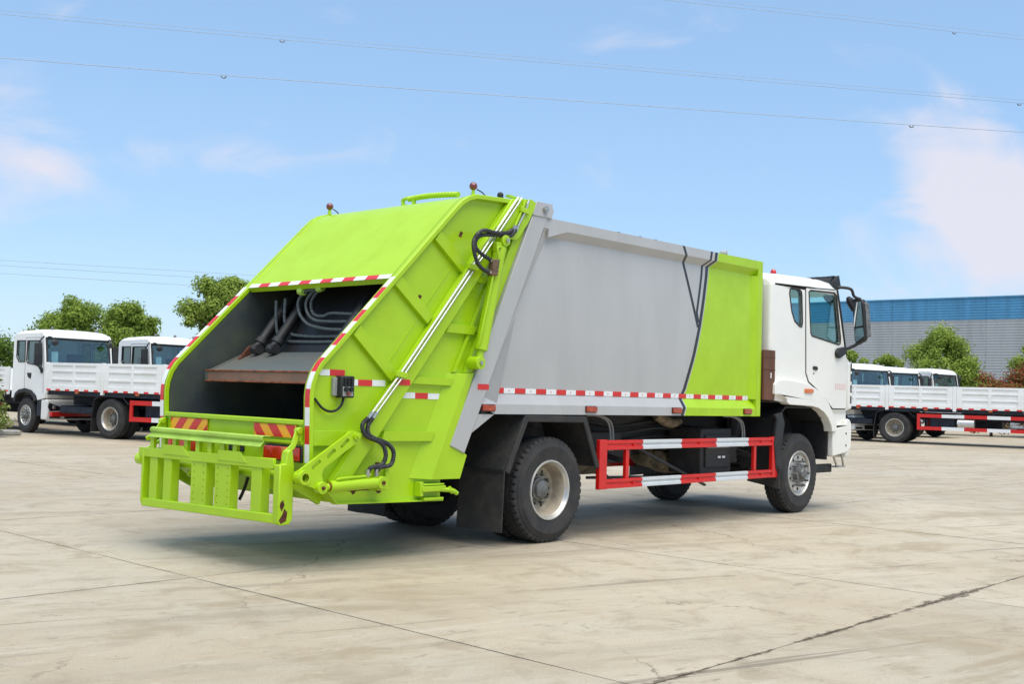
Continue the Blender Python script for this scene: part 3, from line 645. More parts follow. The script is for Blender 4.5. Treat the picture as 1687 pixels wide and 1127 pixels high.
    # hinge bracket of the hopper catch, low at the front
    g = G(mir); g.box(-1.84, -1.55, -.02, .077, .60, .65); g.box(-1.86, -1.82, -.01, .077, .56, .69); g.box(-1.84, -1.56, -.01, .077, .655, .67); g.box(-1.80, -1.56, -.005, .077, .52, .545); g.make('catch_bracket', 'lime', TG, .006)
    g = G(mir); g.tube([(-1.6, .0, .615), (-1.46, -.01, .60), (-1.40, -.01, .57)], .022, 8, 3); g.tube([(-1.50, -.01, .63), (-1.46, -.01, .58)], .018, 8); g.make('catch_hook', 'lime', TG)
    # beacon
    g = G(mir); g.cyl((-1.21, .09, 3.385), (-1.21, .09, 3.435), .022, .015, 10); g.make('beacon_stem', 'lime', TG)
    g = G(mir); g.ball((-1.21, .09, 3.472), .040, .040, .040); g.make('beacon_lamp', 'lamp_brown', TG)
    g = G(mir); g.tube([(-1.16, .09, 3.45), (-1.10, .08, 3.43), (-1.06, .07, 3.40)], .006, 6); g.make('beacon_wire', 'cable_and_shade_black', TG)
g = G(); g.cyl((-.80, .12, 3.40), (-.80, .12, 3.45), .03, .03); g.ball((-.80, .12, 3.45), .032); g.make('roof_knob', 'black_plastic', TG)
g = G(); g.bar((-.72, .1, 3.455), (-.42, .1, 3.44), .05, .02); g.make('roof_tab', 'lime', TG)
# tape along the top lip of the opening
n_ = 13
for k in range(n_):
    y0 = .11 + (W - .22) * k / n_; y1 = .11 + (W - .22) * (k + 1) / n_
    d = Vector((.69, .724)) * .055; a = Vector((-2.212, 2.505 - .01)); nn = Vector((-.724, .69)) * .004
    p_ = [a, a + d, a + d + nn, a + nn]
    g = G(); g.rings([[(q.x, y, q.y) for q in p_] for y in (y0, y1)]); g.make('white_reflector' if k % 2 == 0 else 'red_reflector', 'reflect_white' if k % 2 == 0 else 'reflect_red', TG)
g = G(); g.ribbon([(-2.212, 2.496), (-2.175, 2.455)], .02, 'y', .105, W - .105); g.make('top_lip', 'lime', TG)
# spiral hose on the roof
def spr(t): return .021 + .010 * abs(math.sin(t * 62))
g = G(); g.tube([(-1.12, 1.10, 3.455), (-1.12, .9, 3.462), (-1.12, .65, 3.455), (-1.12, .38, 3.435)], spr, 9, 34); g.make('spiral_hose', 'lime', TG)
g = G(); g.tube([(-1.12, 1.17, 3.395), (-1.12, 1.19, 3.45), (-1.12, 1.12, 3.465), (-1.12, 1.02, 3.46)], .02, 8, 4); g.cyl((-1.12, 1.02, 3.39), (-1.12, 1.02, 3.46), .022); g.cyl((-1.12, 1.15, 3.39), (-1.12, 1.15, 3.40), .045); g.make('hose_elbow', 'lime', TG)

# control box on the right side
g = G(); g.box(-2.84, -2.79, .045, .077, 1.445, 1.60); cb = g.make('control_mount', 'box_grey', TG, .004)
g = G(); g.box(-2.80, -2.655, -.01, .074, 1.43, 1.615); CB = g.make('control_box', 'black_plastic', T, .012)
g = G(); g.box(-2.785, -2.672, -.0145, -.0102, 1.445, 1.525); g.make('button_plate', 'box_grey', CB, .002)
for i in range(3):
    for j in range(3):
        g = G(); g.cyl((-2.765 + i * .037, -.022, 1.545 + j * .022), (-2.765 + i * .037, -.0102, 1.545 + j * .022), .010, .012, 10); g.make('button', 'cable_and_shade_black', CB)
for x, mt in ((-2.755, 'cable_and_shade_black'), (-2.70, 'cable_and_shade_black')):
    g = G(); g.cyl((x, -.035, 1.503), (x, -.0146, 1.503), .020, .022, 12); g.make('switch', mt, CB)
g = G(); g.cyl((-2.728, -.03, 1.465), (-2.728, -.0146, 1.465), .017, .02, 12); g.make('stop_button', 'lamp_brown', CB)
g = G(); g.tube([(-2.74, .03, 1.43), (-2.76, .03, 1.37), (-2.81, .035, 1.325), (-2.88, .04, 1.315), (-2.95, .05, 1.345), (-3.02, .06, 1.42)], .011, 8, 6); g.make('control_cable', 'cable_and_shade_black', CB)

# hopper inside: floor, slide, packer blade, cylinders, hoses
g = G(); g.ribbon([(-3.05, 1.21), (-3.0, .98), (-2.85, .78), (-2.6, .66), (-2.2, .62), (-1.8, .68), (-1.5, .85), (-1.25, 1.25)], .02, 'y', .104, W - .104); HP = g.make('hopper', 'hopper_dark', T)
g = G(); g.ribbon([(-1.30, 1.15), (-1.15, 1.5), (-.95, 2.0), (-.62, 2.8), (-.44, 3.38)], .03, 'y', .104, W - .104); g.make('back_wall', 'cable_and_shade_black', HP)  # blackened so the depth of the hopper reads as shade
g = G(); g.plate([(-2.70, 1.55), (-2.70, 1.64), (-2.66, 1.648), (-2.24, 1.84), (-2.14, 1.83), (-2.0, 1.66), (-2.3, 1.55)], 'y', .16, W - .16); PB = g.make('packer_blade', 'blade_steel', T, .004)
g = G(); g.box(-2.706, -2.7005, .20, W - .20, 1.552, 1.638); g.make('blade_edge', 'blade_rust', PB)
g = G(); g.box(-2.715, -2.700, .165, W - .165, 1.638, 1.652); g.box(-2.715, -2.700, .165, W - .165, 1.538, 1.552); g.make('edge_bead', 'rust_bright', PB, .003)
g = G()
for y in (.165, W - .20): g.plate([(-2.71, 1.548), (-2.71, 1.644), (-2.66, 1.656), (-2.24, 1.848), (-2.2, 1.80), (-2.3, 1.55)], 'y', y, y + .035)
g.make('blade_cheek', 'blade_steel', PB)
g = G(); g.plate([(-2.24, 1.76), (-2.05, 1.80), (-1.35, 2.9), (-1.55, 3.0)], 'y', .3, W - .42); g.make('carriage', 'cable_and_shade_black', PB)  # interior darkness put into its colour
for y in (1.93, 1.66, .70, .42):
    g = G(); g.cyl((-2.27, y, 1.93), (-1.72, y, 2.66), .052, .052, 18); pc = g.make('ram_cylinder', 'cable_and_shade_black', PB)  # black colour stands in for the shade inside the hopper
    g = G(); g.cyl((-2.34, y, 1.85), (-2.25, y, 1.96), .04, .04); g.cyl((-2.31, y - .05, 1.87), (-2.31, y + .05, 1.87), .05, .05); g.cyl((-2.275, y, 1.923), (-2.245, y, 1.963), .059, .059, 18); g.make('ram_rod', 'chassis_black', PB)
g = G(); g.plate([(-2.42, 1.76), (-2.24, 1.85), (-2.2, 1.93), (-2.30, 1.90)], 'y', 2.06, 2.10); g.make('blade_lug', 'rust', PB)
hz = [[(1.206, 2.45), (1.381, 2.435), (1.495, 2.351), (1.489, 2.248), (1.411, 2.159), (1.278, 2.098), (.95, 2.057), (.5, 2.06), (.16, 2.10)],
      [(1.18, 2.45), (1.30, 2.43), (1.398, 2.34), (1.385, 2.24), (1.30, 2.17), (1.15, 2.14), (.7, 2.13), (.16, 2.15)],
      [(1.15, 2.45), (1.25, 2.43), (1.34, 2.35), (1.345, 2.27), (1.284, 2.205), (1.15, 2.19), (1.03, 2.215), (.7, 2.2), (.16, 2.2)],
      [(1.861, 2.36), (1.850, 2.138), (1.805, 2.017), (1.677, 1.957), (1.434, 1.943), (.97, 1.94), (.16, 1.96)],
      [(1.738, 2.38), (1.74, 2.166), (1.658, 2.045), (1.51, 2.006), (.995, 1.993), (.16, 2.03)]]
for k, q in enumerate(hz):
    g = G(); g.tube([(-2.15 + .02 * (k % 3), y, z) for y, z in q], lambda t: .0155 + .002 * math.sin(t * 300), 9, 14); g.make('hydraulic_hose', 'hose_grey', HP)
g = G(); g.cyl((-2.16, 1.47, 2.44), (-2.16, 1.40, 2.43), .04, .04, 10); g.cyl((-2.15, 1.13, 2.46), (-2.15, 1.2, 2.45), .035, .035, 8); g.make('hose_fitting', 'lime_dusty', HP)

# rear panel: hazard boards, lamps
def clip(poly, ax, lim, keep_less):
    out = []
    for i in range(len(poly)):
        a, b = poly[i], poly[(i + 1) % len(poly)]
        ia = (a[ax] <= lim) == keep_less; ib = (b[ax] <= lim) == keep_less
        if ia: out.append(a)
        if ia != ib:
            t = (lim - a[ax]) / (b[ax] - a[ax]); out.append((a[0] + (b[0] - a[0]) * t, a[1] + (b[1] - a[1]) * t))
    return out
for (y0, y1, sgn) in ((.20, .80, -1), (1.53, 2.15, 1)):
    z0, z1 = 1.085, 1.192
    g = G(); g.box(-3.088, -3.082, y0, y1, z0, z1); hb = g.make('hazard_board', 'hazard_yellow', RP)
    wv = .124; dz = (z1 - z0) * 1.0
    for k in range(-2, 4):
        c = (y0 + y1) / 2 + (k - .5) * 2 * wv + (wv if sgn > 0 else 0) * 0
        pl = [(c, z0), (c + wv, z0), (c + wv - sgn * dz, z1), (c - sgn * dz, z1)]
        pl = clip(clip(pl, 0, y1, True), 0, y0, False)
        if len(pl) > 2:
            g = G(); g.plate(pl, 'x', -3.0905, -3.0875); g.make('red_stripe', 'reflect_red', RP)
for y0, y1 in ((.10, .62), (1.66, 2.20)):
    g = G(); g.box(-3.10, -3.06, y0, y1, .885, 1.02); tl = g.make('tail_light', 'black_plastic', T, .01)
    yy = np.linspace(y0 + .012, y1 - .012, 5)
    for k in range(4):
        g = G(); g.box(-3.125, -3.1005, yy[k] + .003, yy[k + 1] - .003, .897, 1.008); g.make('lens', ('lamp_red', 'lamp_orange', 'lamp_red', 'lamp_red')[k] if y0 < 1 else ('lamp_red', 'lamp_red', 'lamp_orange', 'lamp_red')[k], tl, .008)
g = G(); g.box(-3.09, -3.07, .95, 1.18, .93, 1.0); g.make('plate_lamp', 'black_plastic', RP, .008)
g = G(); g.box(-3.10, -3.065, .105, .75, 1.035, 1.06); g.box(-3.10, -3.065, 1.55, W - .105, 1.035, 1.06); g.make('lamp_shelf', 'lime', RP, .004)
g = G()
for y in (.2, .6, 1.8, 2.16):
    g = G(); g.bar((-3.08, y, .70), (-2.82, y, .56), .04, .08); g.make('stiffener', 'lime', RP)

# bin lifter
LX = -3.33
g = G(); g.cyl((-3.17, -.04, .775), (-3.17, W + .04, .765), .040, .040, 18); BL = g.make('bin_lifter', 'lime', T)
g = G(); g.bar((LX, .07, .445), (LX, 2.16, .405), .05, .075, up=(0, 0, 1)); g.make('bottom_bar', 'lime', BL, .008)
g = G(); g.bar((LX - .01, .13, .885), (LX - .01, 2.24, .865), .03, .085); g.make('top_bar', 'lime', BL, .005)
for (y, w) in ((1.99, .13), (1.75, .13), (1.235, .24), (.865, .235), (.375, .145)):
    g = G(); zt = .86; zb = .425
    if w > .2:
        hs = [circle(y + s * .075, z, .008, 6) for s in (-1, 1) for z in np.linspace(.50, .80, 6)]
        g.plate([(y - w / 2, zb), (y + w / 2, zb), (y + w / 2, zt), (y - w / 2, zt)], 'x', LX - .012, LX, hs)
        g.box(LX, LX + .07, y - w / 2, y - w / 2 + .012, zb, zt); g.box(LX, LX + .07, y + w / 2 - .012, y + w / 2, zb, zt)
        g.box(LX + .003, LX + .006, y - w / 2 + .02, y + w / 2 - .02, zb + .02, zt - .02)
    else: g.box(LX - .012, LX + .075, y - w / 2, y + w / 2, zb, zt)
    g.make('upright', 'lime', BL, .005)
g = G(); g.plate([(LX - .03, .435), (LX - .02, .405), (LX + .01, .395), (LX + .085, .40), (LX + .115, .44), (LX + .115, .86), (LX + .095, .985), (LX + .07, 1.005), (LX + .045, .985), (LX + .03, .885), (LX - .03, .88)], 'y', .035, .115); ep = g.make('end_plate', 'lime', BL, .008)
g = G(); g.plate([(LX - .02, .44), (LX + .0, .41), (LX + .05, .43), (LX + .06, .5), (LX + .03, .53), (LX + .01, .48)], 'y', .0325, .0355); g.plate([(LX - .015, .545), (LX + .005, .51), (LX + .03, .56), (LX + .015, .60), (LX - .01, .58)], 'y', .0325, .0355); g.make('rust_patch', 'rust', BL)
g = G(); g.plate([(LX - .03, .40), (LX + .05, .40), (LX + .12, .56), (LX + .16, .80), (LX + .10, .88), (LX - .03, .88)], 'y', 2.14, 2.175); g.make('end_plate', 'lime', BL, .005)
# comb ledge above
g = G(); g.ribbon([(-3.27, 1.092), (-3.33, 1.096), (-3.345, 1.088), (-3.347, 1.072), (-3.328, 1.052), (-3.368, 1.008)], -.008, 'y', .30, 2.06); g.make('comb_ledge', 'lime_dusty', BL, .002)
for y in np.linspace(.70, 2.03, 8):
    g = G(); g.box(-3.345, -3.31, y - .03, y + .03, .88, 1.045); g.make('comb_tooth', 'lime', BL, .004)
for y in (1.50, .62):
    g = G(); g.plate([(y - .13, .87), (y + .30, .87), (y + .30, .955), (y - .02, .955)], 'x', -3.362, -3.346); g.make('guide_plate', 'lime', BL, .003)
for y0_, s_ in ((.12, 1), (W - .12, -1)):
    g = G(); g.bar((-3.265, y0_ - .03 * s_, .975), (-3.185, y0_ - .02 * s_, 1.03), .018, .045, up=(1, 0, 0)); g.bar((-3.19, y0_ - .02 * s_, 1.025), (-3.125, y0_ + .01 * s_, 1.15), .018, .045, up=(1, 0, 0)); g.cyl((-3.125, y0_ - .025, 1.15), (-3.125, y0_ + .03, 1.15), .026); g.box(-3.12, -3.083, y0_ - .01, y0_ + .03, 1.06, 1.18); g.make('link_arm', 'lime', BL, .004)
    g = G(); g.box(-3.10, -3.083, y0_ + .055, y0_ + .08, 1.06, 1.17); g.make('rust_patch', 'rust', BL)
for y in (.05, .28, .55, 1.05, 1.5, 1.9, 2.28):
    g = G(); g.cyl((-3.17, y - .02, .77), (-3.17, y + .03, .77), .052, .052, 16); g.make('tube_collar', 'lime', BL)
g = G(); g.tube([(-3.13, .80, .72), (-3.12, .86, .62), (-3.14, .9, .52)], .014, 8, 4); g.make('limit_stop', 'cable_and_shade_black', BL)
for mir in (None, W):
    arm = [(-3.25, .84), (-3.27, .78), (-3.22, .735), (-3.09, .69), (-3.05, .655), (-2.985, .655), (-2.965, .70), (-3.0, .74), (-3.02, .80), (-3.0, .855), (-2.66, 1.06), (-2.625, 1.10), (-2.64, 1.14), (-2.70, 1.155), (-2.74, 1.145)]
    sl = lambda cx, cz: [(cx - .045 + .0, cz - .035), (cx - .02, cz - .045), (cx + .045, cz + .01), (cx + .045, cz + .032), (cx + .02, cz + .04), (cx - .045, cz - .012)]
    g = G(mir); g.plate(arm, 'y', -.075, -.05, [sl(-3.08, .885), sl(-2.93, .972), sl(-2.79, 1.055), circle(-3.21, .785, .03, 14)]); la = g.make('lift_arm', 'lime', T, .004)
    g = G(mir); g.lathe([(.058, -.11), (.058, -.02), (.03, -.02), (.03, -.11)], 20, (-3.21, 0, .785), True); g.make('arm_bush', 'lime', la, .003)
    g = G(mir); g.lathe([(.031, -.112), (.031, -.10), (.0299, -.10), (.0299, -.112)], 20, (-3.21, 0, .785), True); g.cyl((-3.21, -.03, .785), (-3.21, .0, .785), .03); g.make('bush_ring', 'rust', la)
    g = G(mir); g.cyl((-2.675, -.095, 1.115), (-2.675, .03, 1.115), .035, .035, 14); g.cyl((-2.675, -.11, 1.115), (-2.675, -.095, 1.115), .017, .017, 6); g.make('pivot', 'lime', la)
    g = G(mir); g.cyl((-2.94, -.075, .70), (-2.39, -.075, .715), .048, .048, 20); lcy = g.make('lifter_cylinder', 'lime', T)
    g = G(mir); g.cyl((-3.03, -.11, .695), (-3.03, -.04, .695), .05, .05, 16); g.cyl((-3.03, -.075, .695), (-2.93, -.075, .70), .03, .03); g.cyl((-2.40, -.125, .715), (-2.40, -.03, .715), .055, .055, 16); g.make('rod_end', 'lime', lcy, .003)
    g = G(mir); g.cyl((-2.955, -.075, .70), (-2.94, -.075, .70), .034, .034); g.make('rod_seal', 'lamp_brown', lcy)
    g = G(mir); g.cyl((-3.03, -.125, .695), (-3.03, -.11, .695), .016, .016, 6); g.cyl((-2.40, -.14, .715), (-2.40, -.125, .715), .018, .018, 6); g.make('pin', 'rust', lcy)
    g = G(mir); g.box(-2.42, -2.28, -.075, .077, .645, .665); g.plate([(-2.42, .665), (-2.28, .665), (-2.28, .82), (-2.34, .82)], 'y', -.03, .0); g.box(-2.32, -2.28, -.06, .077, .665, .82); g.make('cylinder_bracket', 'lime', lcy, .004)
    g = G(mir)
    for q in ((-2.285, .835, .055), (-2.275, .645, .045), (-2.56, .635, .03)): g.plate([(q[0] + q[2] * random.uniform(.6, 1.3) * math.cos(a), q[1] + q[2] * random.uniform(.5, 1.1) * math.sin(a)) for a in np.linspace(0, 6.0, 9)], 'y', .0755, .0772)
    g.box(-2.62, -2.25, .075, .0772, .636, .644); g.make('burn_mark', 'rust', lcy)
    g = G(mir); g.tube([(-2.52, -.085, .80), (-2.54, -.085, .775), (-2.85, -.10, .765), (-2.88, -.09, .74)], .011, 8, 3); g.cyl((-2.545, -.085, .77), (-2.545, -.08, .73), .02); g.cyl((-2.45, -.085, .77), (-2.45, -.08, .73), .02); g.make('oil_pipe', 'lime', lcy)

# ---------------- cab
wall = [(4.30, 1.52), (4.30, 3.02), (4.34, 3.06), (5.15, 3.085), (6.00, 3.13), (6.10, 3.10), (6.36, 2.32), (6.43, 2.16), (6.56, 2.09), (6.585, 1.70), (6.585, 1.42), (6.40, 1.39), (5.95, 1.39), (5.75, 1.50), (4.6, 1.50)]
win_r = [(4.80, 3.015), (5.0, 3.015), (5.055, 2.99), (5.07, 2.95), (5.10, 2.58), (5.085, 2.535), (5.04, 2.535), (4.90, 2.60), (4.82, 2.72), (4.755, 2.95), (4.765, 3.0)]
win_d = [(5.265, 3.0), (5.30, 3.025), (6.0, 3.05), (6.06, 3.02), (6.205, 2.42), (6.195, 2.36), (6.15, 2.345), (5.37, 2.425), (5.335, 2.46)]
door = [(5.19, 3.055), (6.02, 3.095), (6.08, 3.06), (6.345, 2.29), (6.425, 2.14), (6.43, 1.45), (6.40, 1.425), (6.02, 1.425), (5.80, 1.56), (5.5, 1.71), (5.31, 1.79), (5.235, 1.90)]
# floor/backing
g = G(); g.box(4.36, 6.5, .06, W - .06, 1.50, 1.56); CAB = g.make('cab', 'interior_dark', T)
for mir in (None, W):
    g = G(mir); g.plate(wall, 'y', .0, .045, [win_r, win_d]); g.make('side_wall', 'white_paint', CAB, .008)
    g = G(mir); g.plate(door, 'y', -.013, -.001, [win_d]); dr = g.make('door', 'white_paint', T, .004)
    g = G(mir); g.ribbon(door, .017, 'y', -.0035, .002, True); g.make('door_seam', 'black_rubber', dr)
    g = G(mir); g.ribbon(win_d, .022, 'y', -.018, .05, True); g.make('window_seal', 'black_rubber', dr)
    g = G(mir); g.plate(win_d, 'y', .010, .014); g.make('window', 'glass', dr)
    g = G(mir); g.plate([(5.40, 1.955), (5.52, 1.945), (5.53, 1.985), (5.50, 2.0), (5.40, 2.0)], 'y', -.03, -.0135); g.make('handle', 'black_plastic', dr, .008)
    g = G(mir); g.cyl((5.43, -.016, 1.90), (5.43, -.0135, 1.90), .012); g.make('lock', 'black_plastic', dr)
    g = G(mir); g.ribbon(win_r, .022, 'y', -.006, .05, True); g.make('window_seal', 'black_rubber', CAB)
    g = G(mir); g.plate(win_r, 'y', .012, .016); g.make('quarter_window', 'glass', CAB)
    # a few faint pink characters on the door
    g = G(mir); rr = random.Random(3)
    for k in range(6):
        x = 6.06 + k * .06
        for q in range(3): g.box(x, x + .04, -.0145, -.0131, 1.70 + q * .03, 1.712 + q * .03)
        g.box(x + .015, x + .025, -.0147, -.0131, 1.69, 1.78)
    g.make('lettering', 'door_pink', dr)
    # back corner, roof edge
    g = G(mir); g.rings([[(4.30, 0.0, z), (4.275, .012, z), (4.262, .04, z), (4.262, .11, z), (4.31, .11, z), (4.31, .045, z)] for z in (1.56, 3.03)]); g.make('back_corner', 'white_paint', CAB, ang=60)
    # A pillar trim
    g = G(mir); g.tube([(6.11, .0, 3.11), (6.22, -.004, 2.80), (6.37, -.004, 2.32), (6.42, -.002, 2.20)], .017, 8); g.make('pillar_trim', 'black_plastic', CAB)
    # front corner with air slots
    g = G(mir); g.box(6.46, 6.59, -.02, .10, 1.42, 2.09); fc = g.make('front_corner', 'white_paint', CAB, .02)
    for z in (1.50, 1.66, 1.82, 1.97):
        g = G(mir); g.box(6.53, 6.57, -.0235, -.0195, z, z + .11); g.make('air_slot', 'interior_dark', CAB, .004)
    # wheel arch
    outer = [(4.285, 1.60), (4.29, 1.72), (4.34, 1.77), (4.48, 1.79), (4.80, 1.785), (5.12, 1.755), (5.38, 1.70), (5.60, 1.615), (5.78, 1.50), (5.93, 1.345), (6.03, 1.19), (6.04, 1.11), (5.90, 1.10)]
    inner = [(5.87, 1.19), (5.78, 1.29), (5.65, 1.372), (5.50, 1.425), (5.30, 1.45), (4.68, 1.465), (4.62, 1.49), (4.605, 1.545), (4.46, 1.588), (4.31, 1.59)]
    g = G(mir); g.plate(outer + inner, 'y', -.07, .06); g.make('wheel_arch', 'white_paint', T, .03, seg=3)
    g = G(mir); g.box(5.07, 5.30, -.092, -.069, 1.625, 1.685); g.make('indicator', 'lamp_orange', CAB, .012)
    # step panel under the door
    g = G(mir); g.plate([(5.985, .75), (6.45, .80), (6.545, .86), (6.56, 1.20), (6.50, 1.27), (6.38, 1.26), (6.38, 1.18), (6.04, 1.14), (5.985, 1.08)], 'y', -.04, .05, ); st = g.make('step_panel', 'white_paint', T, .018)
    g = G(mir); g.box(6.06, 6.40, -.045, .06, 1.185, 1.20); g.make('step_tread', 'white_paint', st, .004)
    g = G(mir); g.box(6.06, 6.50, .03, .06, 1.20, 1.42); g.make('step_recess', 'white_paint', st)
    for z in (.90, 1.07):
        g = G(mir); g.cyl((6.38, -.044, z), (6.38, -.038, z), .016, .016, 10); g.make('hole', 'interior_dark', st)
    g = G(mir); g.tube([(6.12, .02, .76), (6.19, .0, .60), (6.40, .0, .60), (6.36, .02, .80)], .016, 8); g.box(6.18, 6.42, -.02, .12, .59, .605); g.make('step_iron', 'steel_fitting', st)
    # mirrors
    g = G(mir); hs_ = [(-.065, 2.97), (-.10, 3.01), (-.235, 3.0), (-.265, 2.93), (-.295, 2.46), (-.27, 2.40), (-.15, 2.34), (-.12, 2.42), (-.095, 2.74)]
    g.plate(hs_, 'x', 6.42, 6.52); mr_ = g.make('mirror', 'black_plastic', T, .02)
    g = G(mir); g.plate([(-.09, 2.95), (-.215, 2.965), (-.25, 2.62), (-.12, 2.60), (-.115, 2.74)], 'x', 6.414, 6.419); g.make('mirror_glass', 'mirror_glass', mr_)
    g = G(mir); g.plate([(-.125, 2.575), (-.253, 2.59), (-.272, 2.47), (-.16, 2.385), (-.14, 2.42)], 'x', 6.414, 6.419); g.make('mirror_glass', 'mirror_glass', mr_)
    g = G(mir); g.plate([(-.235, 2.98), (-.275, 2.93), (-.315, 2.48), (-.297, 2.46), (-.267, 2.93)], 'x', 6.44, 6.56); g.make('mirror_shell', 'hub_grey', mr_, .006)
    g = G(mir); g.tube([(6.18, .10, 3.15), (6.28, .02, 3.165), (6.36, -.09, 3.14), (6.40, -.12, 3.04), (6.45, -.20, 3.0)], .022, 8, 4); g.make('mirror_arm', 'black_plastic', mr_); g = G(mir); g.tube([(6.10, -.02, 2.255), (6.25, -.03, 2.28), (6.36, -.04, 2.285), (6.42, -.12, 2.33), (6.46, -.22, 2.40)], .024, 8, 4); g.make('mirror_arm', 'black_plastic', mr_)
    g = G(mir); g.plate([(6.03, 2.21), (6.06, 2.145), (6.13, 2.135), (6.30, 2.20), (6.30, 2.27), (6.06, 2.265)], 'y', -.06, -.013); g.make('mirror_foot', 'black_plastic', mr_, .015)
    g = G(mir); g.tube([(6.42, -.01, 3.04), (6.44, -.04, 2.98), (6.47, -.10, 2.87), (6.5, -.14, 2.80)], [.02, .06, .06, .02], 10, 4); g.make('blind_spot_mirror', 'black_plastic', mr_)
    g = G(mir); g.tube([(6.0, .30, 3.11), (6.10, .18, 3.09), (6.20, .05, 3.11)], .018, 6); g.tube([(6.12, .22, 3.06), (6.14, .16, 3.02), (6.18, .08, 2.95), (6.2, .05, 2.91)], [.02, .06, .07, .03], 10, 4); g.make('kerb_mirror', 'black_plastic', mr_)
    # seats
    for x in (5.15,):
        g = G(mir); g.box(5.15, 5.65, .35, .85, 1.95, 2.10); g.box(5.05, 5.2, .35, .85, 2.05, 2.55); g.box(5.05, 5.15, .48, .72, 2.58, 2.75); g.make('seat', 'seat_grey', CAB, .04)
rsec = lambda dz, dy: [(dy, 3.03 + 0), (dy + .0, 3.075 + dz * .4), (dy + .02, 3.125 + dz * .6), (dy + .07, 3.175 + dz * .8), (dy + .18, 3.205 + dz), (.55, 3.225 + dz), (W / 2, 3.235 + dz)]
rs = []
for x, dz, dy in ((4.27, -.10, .03), (4.29, -.05, .01), (4.36, -.01, 0), (4.7, .01, 0), (5.3, .03, 0), (5.8, .045, 0), (6.0, .03, .0), (6.12, -.01, .02), (6.22, -.08, .06)):
    a = rsec(dz, dy); ring = [(x, y, z) for y, z in a] + [(x, W - y, z) for y, z in reversed(a[:-1])]; rs.append(ring)
g = G(); g.rings(rs); g.make('roof', 'white_paint', CAB, ang=50)
g = G(); g.box(4.266, 4.30, .11, W - .11, 1.56, 3.10); bw = g.make('back_wall', 'white_paint', CAB)
for (y0_, y1_, z0_, z1_) in ((.14, .55, 2.42, 2.98), (.14, .55, 2.32, 2.39), (.14, .55, 2.22, 2.28), (.65, 1.7, 2.42, 2.95)):
    g = G(); g.box(4.258, 4.2665, y0_, y1_, z0_, z1_); g.make('pressing', 'white_paint', CAB, .004)
wsq = [(6.14, .08, 3.08), (6.14, W - .08, 3.08), (6.50, W - .05, 2.16), (6.50, .05, 2.16)]
g = G(); g.rings([wsq, [(x + .006, y, z + .003) for x, y, z in wsq]]); g.make('windscreen', 'glass', CAB)
g = G(); g.box(6.50, 6.60, .10, W - .10, 1.30, 2.16); g.box(6.48, 6.62, .02, W - .02, .72, 1.28); g.make('front_panel', 'white_paint', CAB, .03)
g = G(); g.box(6.1, 6.5, .1, W - .1, 1.9, 2.12); g.make('dashboard', 'interior_dark', CAB, .05)
g = G(); g.tube([(5.98 + .07 * math.cos(a) * .5, 1.75 + .2 * math.sin(a), 2.25 + .2 * math.cos(a) * .85) for a in np.linspace(0, 6.283, 20)], .015, 8); g.cyl((5.98, 1.75, 2.25), (6.15, 1.75, 2.05), .03); g.make('steering_wheel', 'interior_dark', CAB)
# sun visor over the windscreen
g = G(); vis = [(6.10, 3.20), (6.26, 3.335), (6.33, 3.16), (6.30, 3.14), (6.24, 3.28), (6.12, 3.17)]
g.plate(vis, 'y', .05, W - .05); g.make('sun_visor', 'black_plastic', CAB, .006)
g = G()
for y in (.06, .4, W - .4, W - .06): g.plate([(6.06, 3.16), (6.10, 3.24), (6.26, 3.335), (6.33, 3.16), (6.2, 3.12)], 'y', y - .012, y + .012)
g.make('visor_bracket', 'black_plastic', CAB)
g = G(); g.bar((5.62, .14, 3.235), (6.24, .12, 3.325), .03, .02); g.make('visor_stay', 'black_plastic', CAB)
g = G(); g.cyl((5.1, .45, 3.24), (5.1, .45, 3.275), .045); g.ball((5.1, .45, 3.285), .042, .042, .05); g.make('roof_beacon', 'lamp_red', CAB)
# brown intake box behind the cab
g = G(); g.box(4.05, 4.255, .02, .40, 1.52, 2.16); g.box(4.052, 4.345, -.036, -.006, 1.515, 2.165); g.box(4.052, 4.25, -.006, .02, 1.53, 2.15); ib = g.make('intake_box', 'brown_box', T, .01)
g = G(); g.box(4.052, 4.343, -.0385, -.0355, 1.90, 1.912); g.box(4.052, 4.343, -.0385, -.0355, 2.06, 2.07); g.make('box_seam', 'rust', ib)
g = G(); g.box(4.22, 4.24, -.042, -.036, 1.80, 1.87); g.make('box_latch', 'reflect_white', ib)
g = G(); g.cyl((4.12, .25, 2.14), (4.12, .25, 3.0), .09, .09); g.make('snorkel', 'black_plastic', ib)
g = G(); g.box(5.55, 6.24, .10, .16, .515, .635); g.box(5.0, 6.5, .75, W - .75, .60, .78); g.make('front_crossbar', 'black_plastic', T, .01)
g = G(); g.box(4.35, 5.98, .60, .68, .75, 1.48); g.box(5.96, 6.0, .055, .60, .70, 1.45); g.make('wheel_well', 'chassis_black', T)

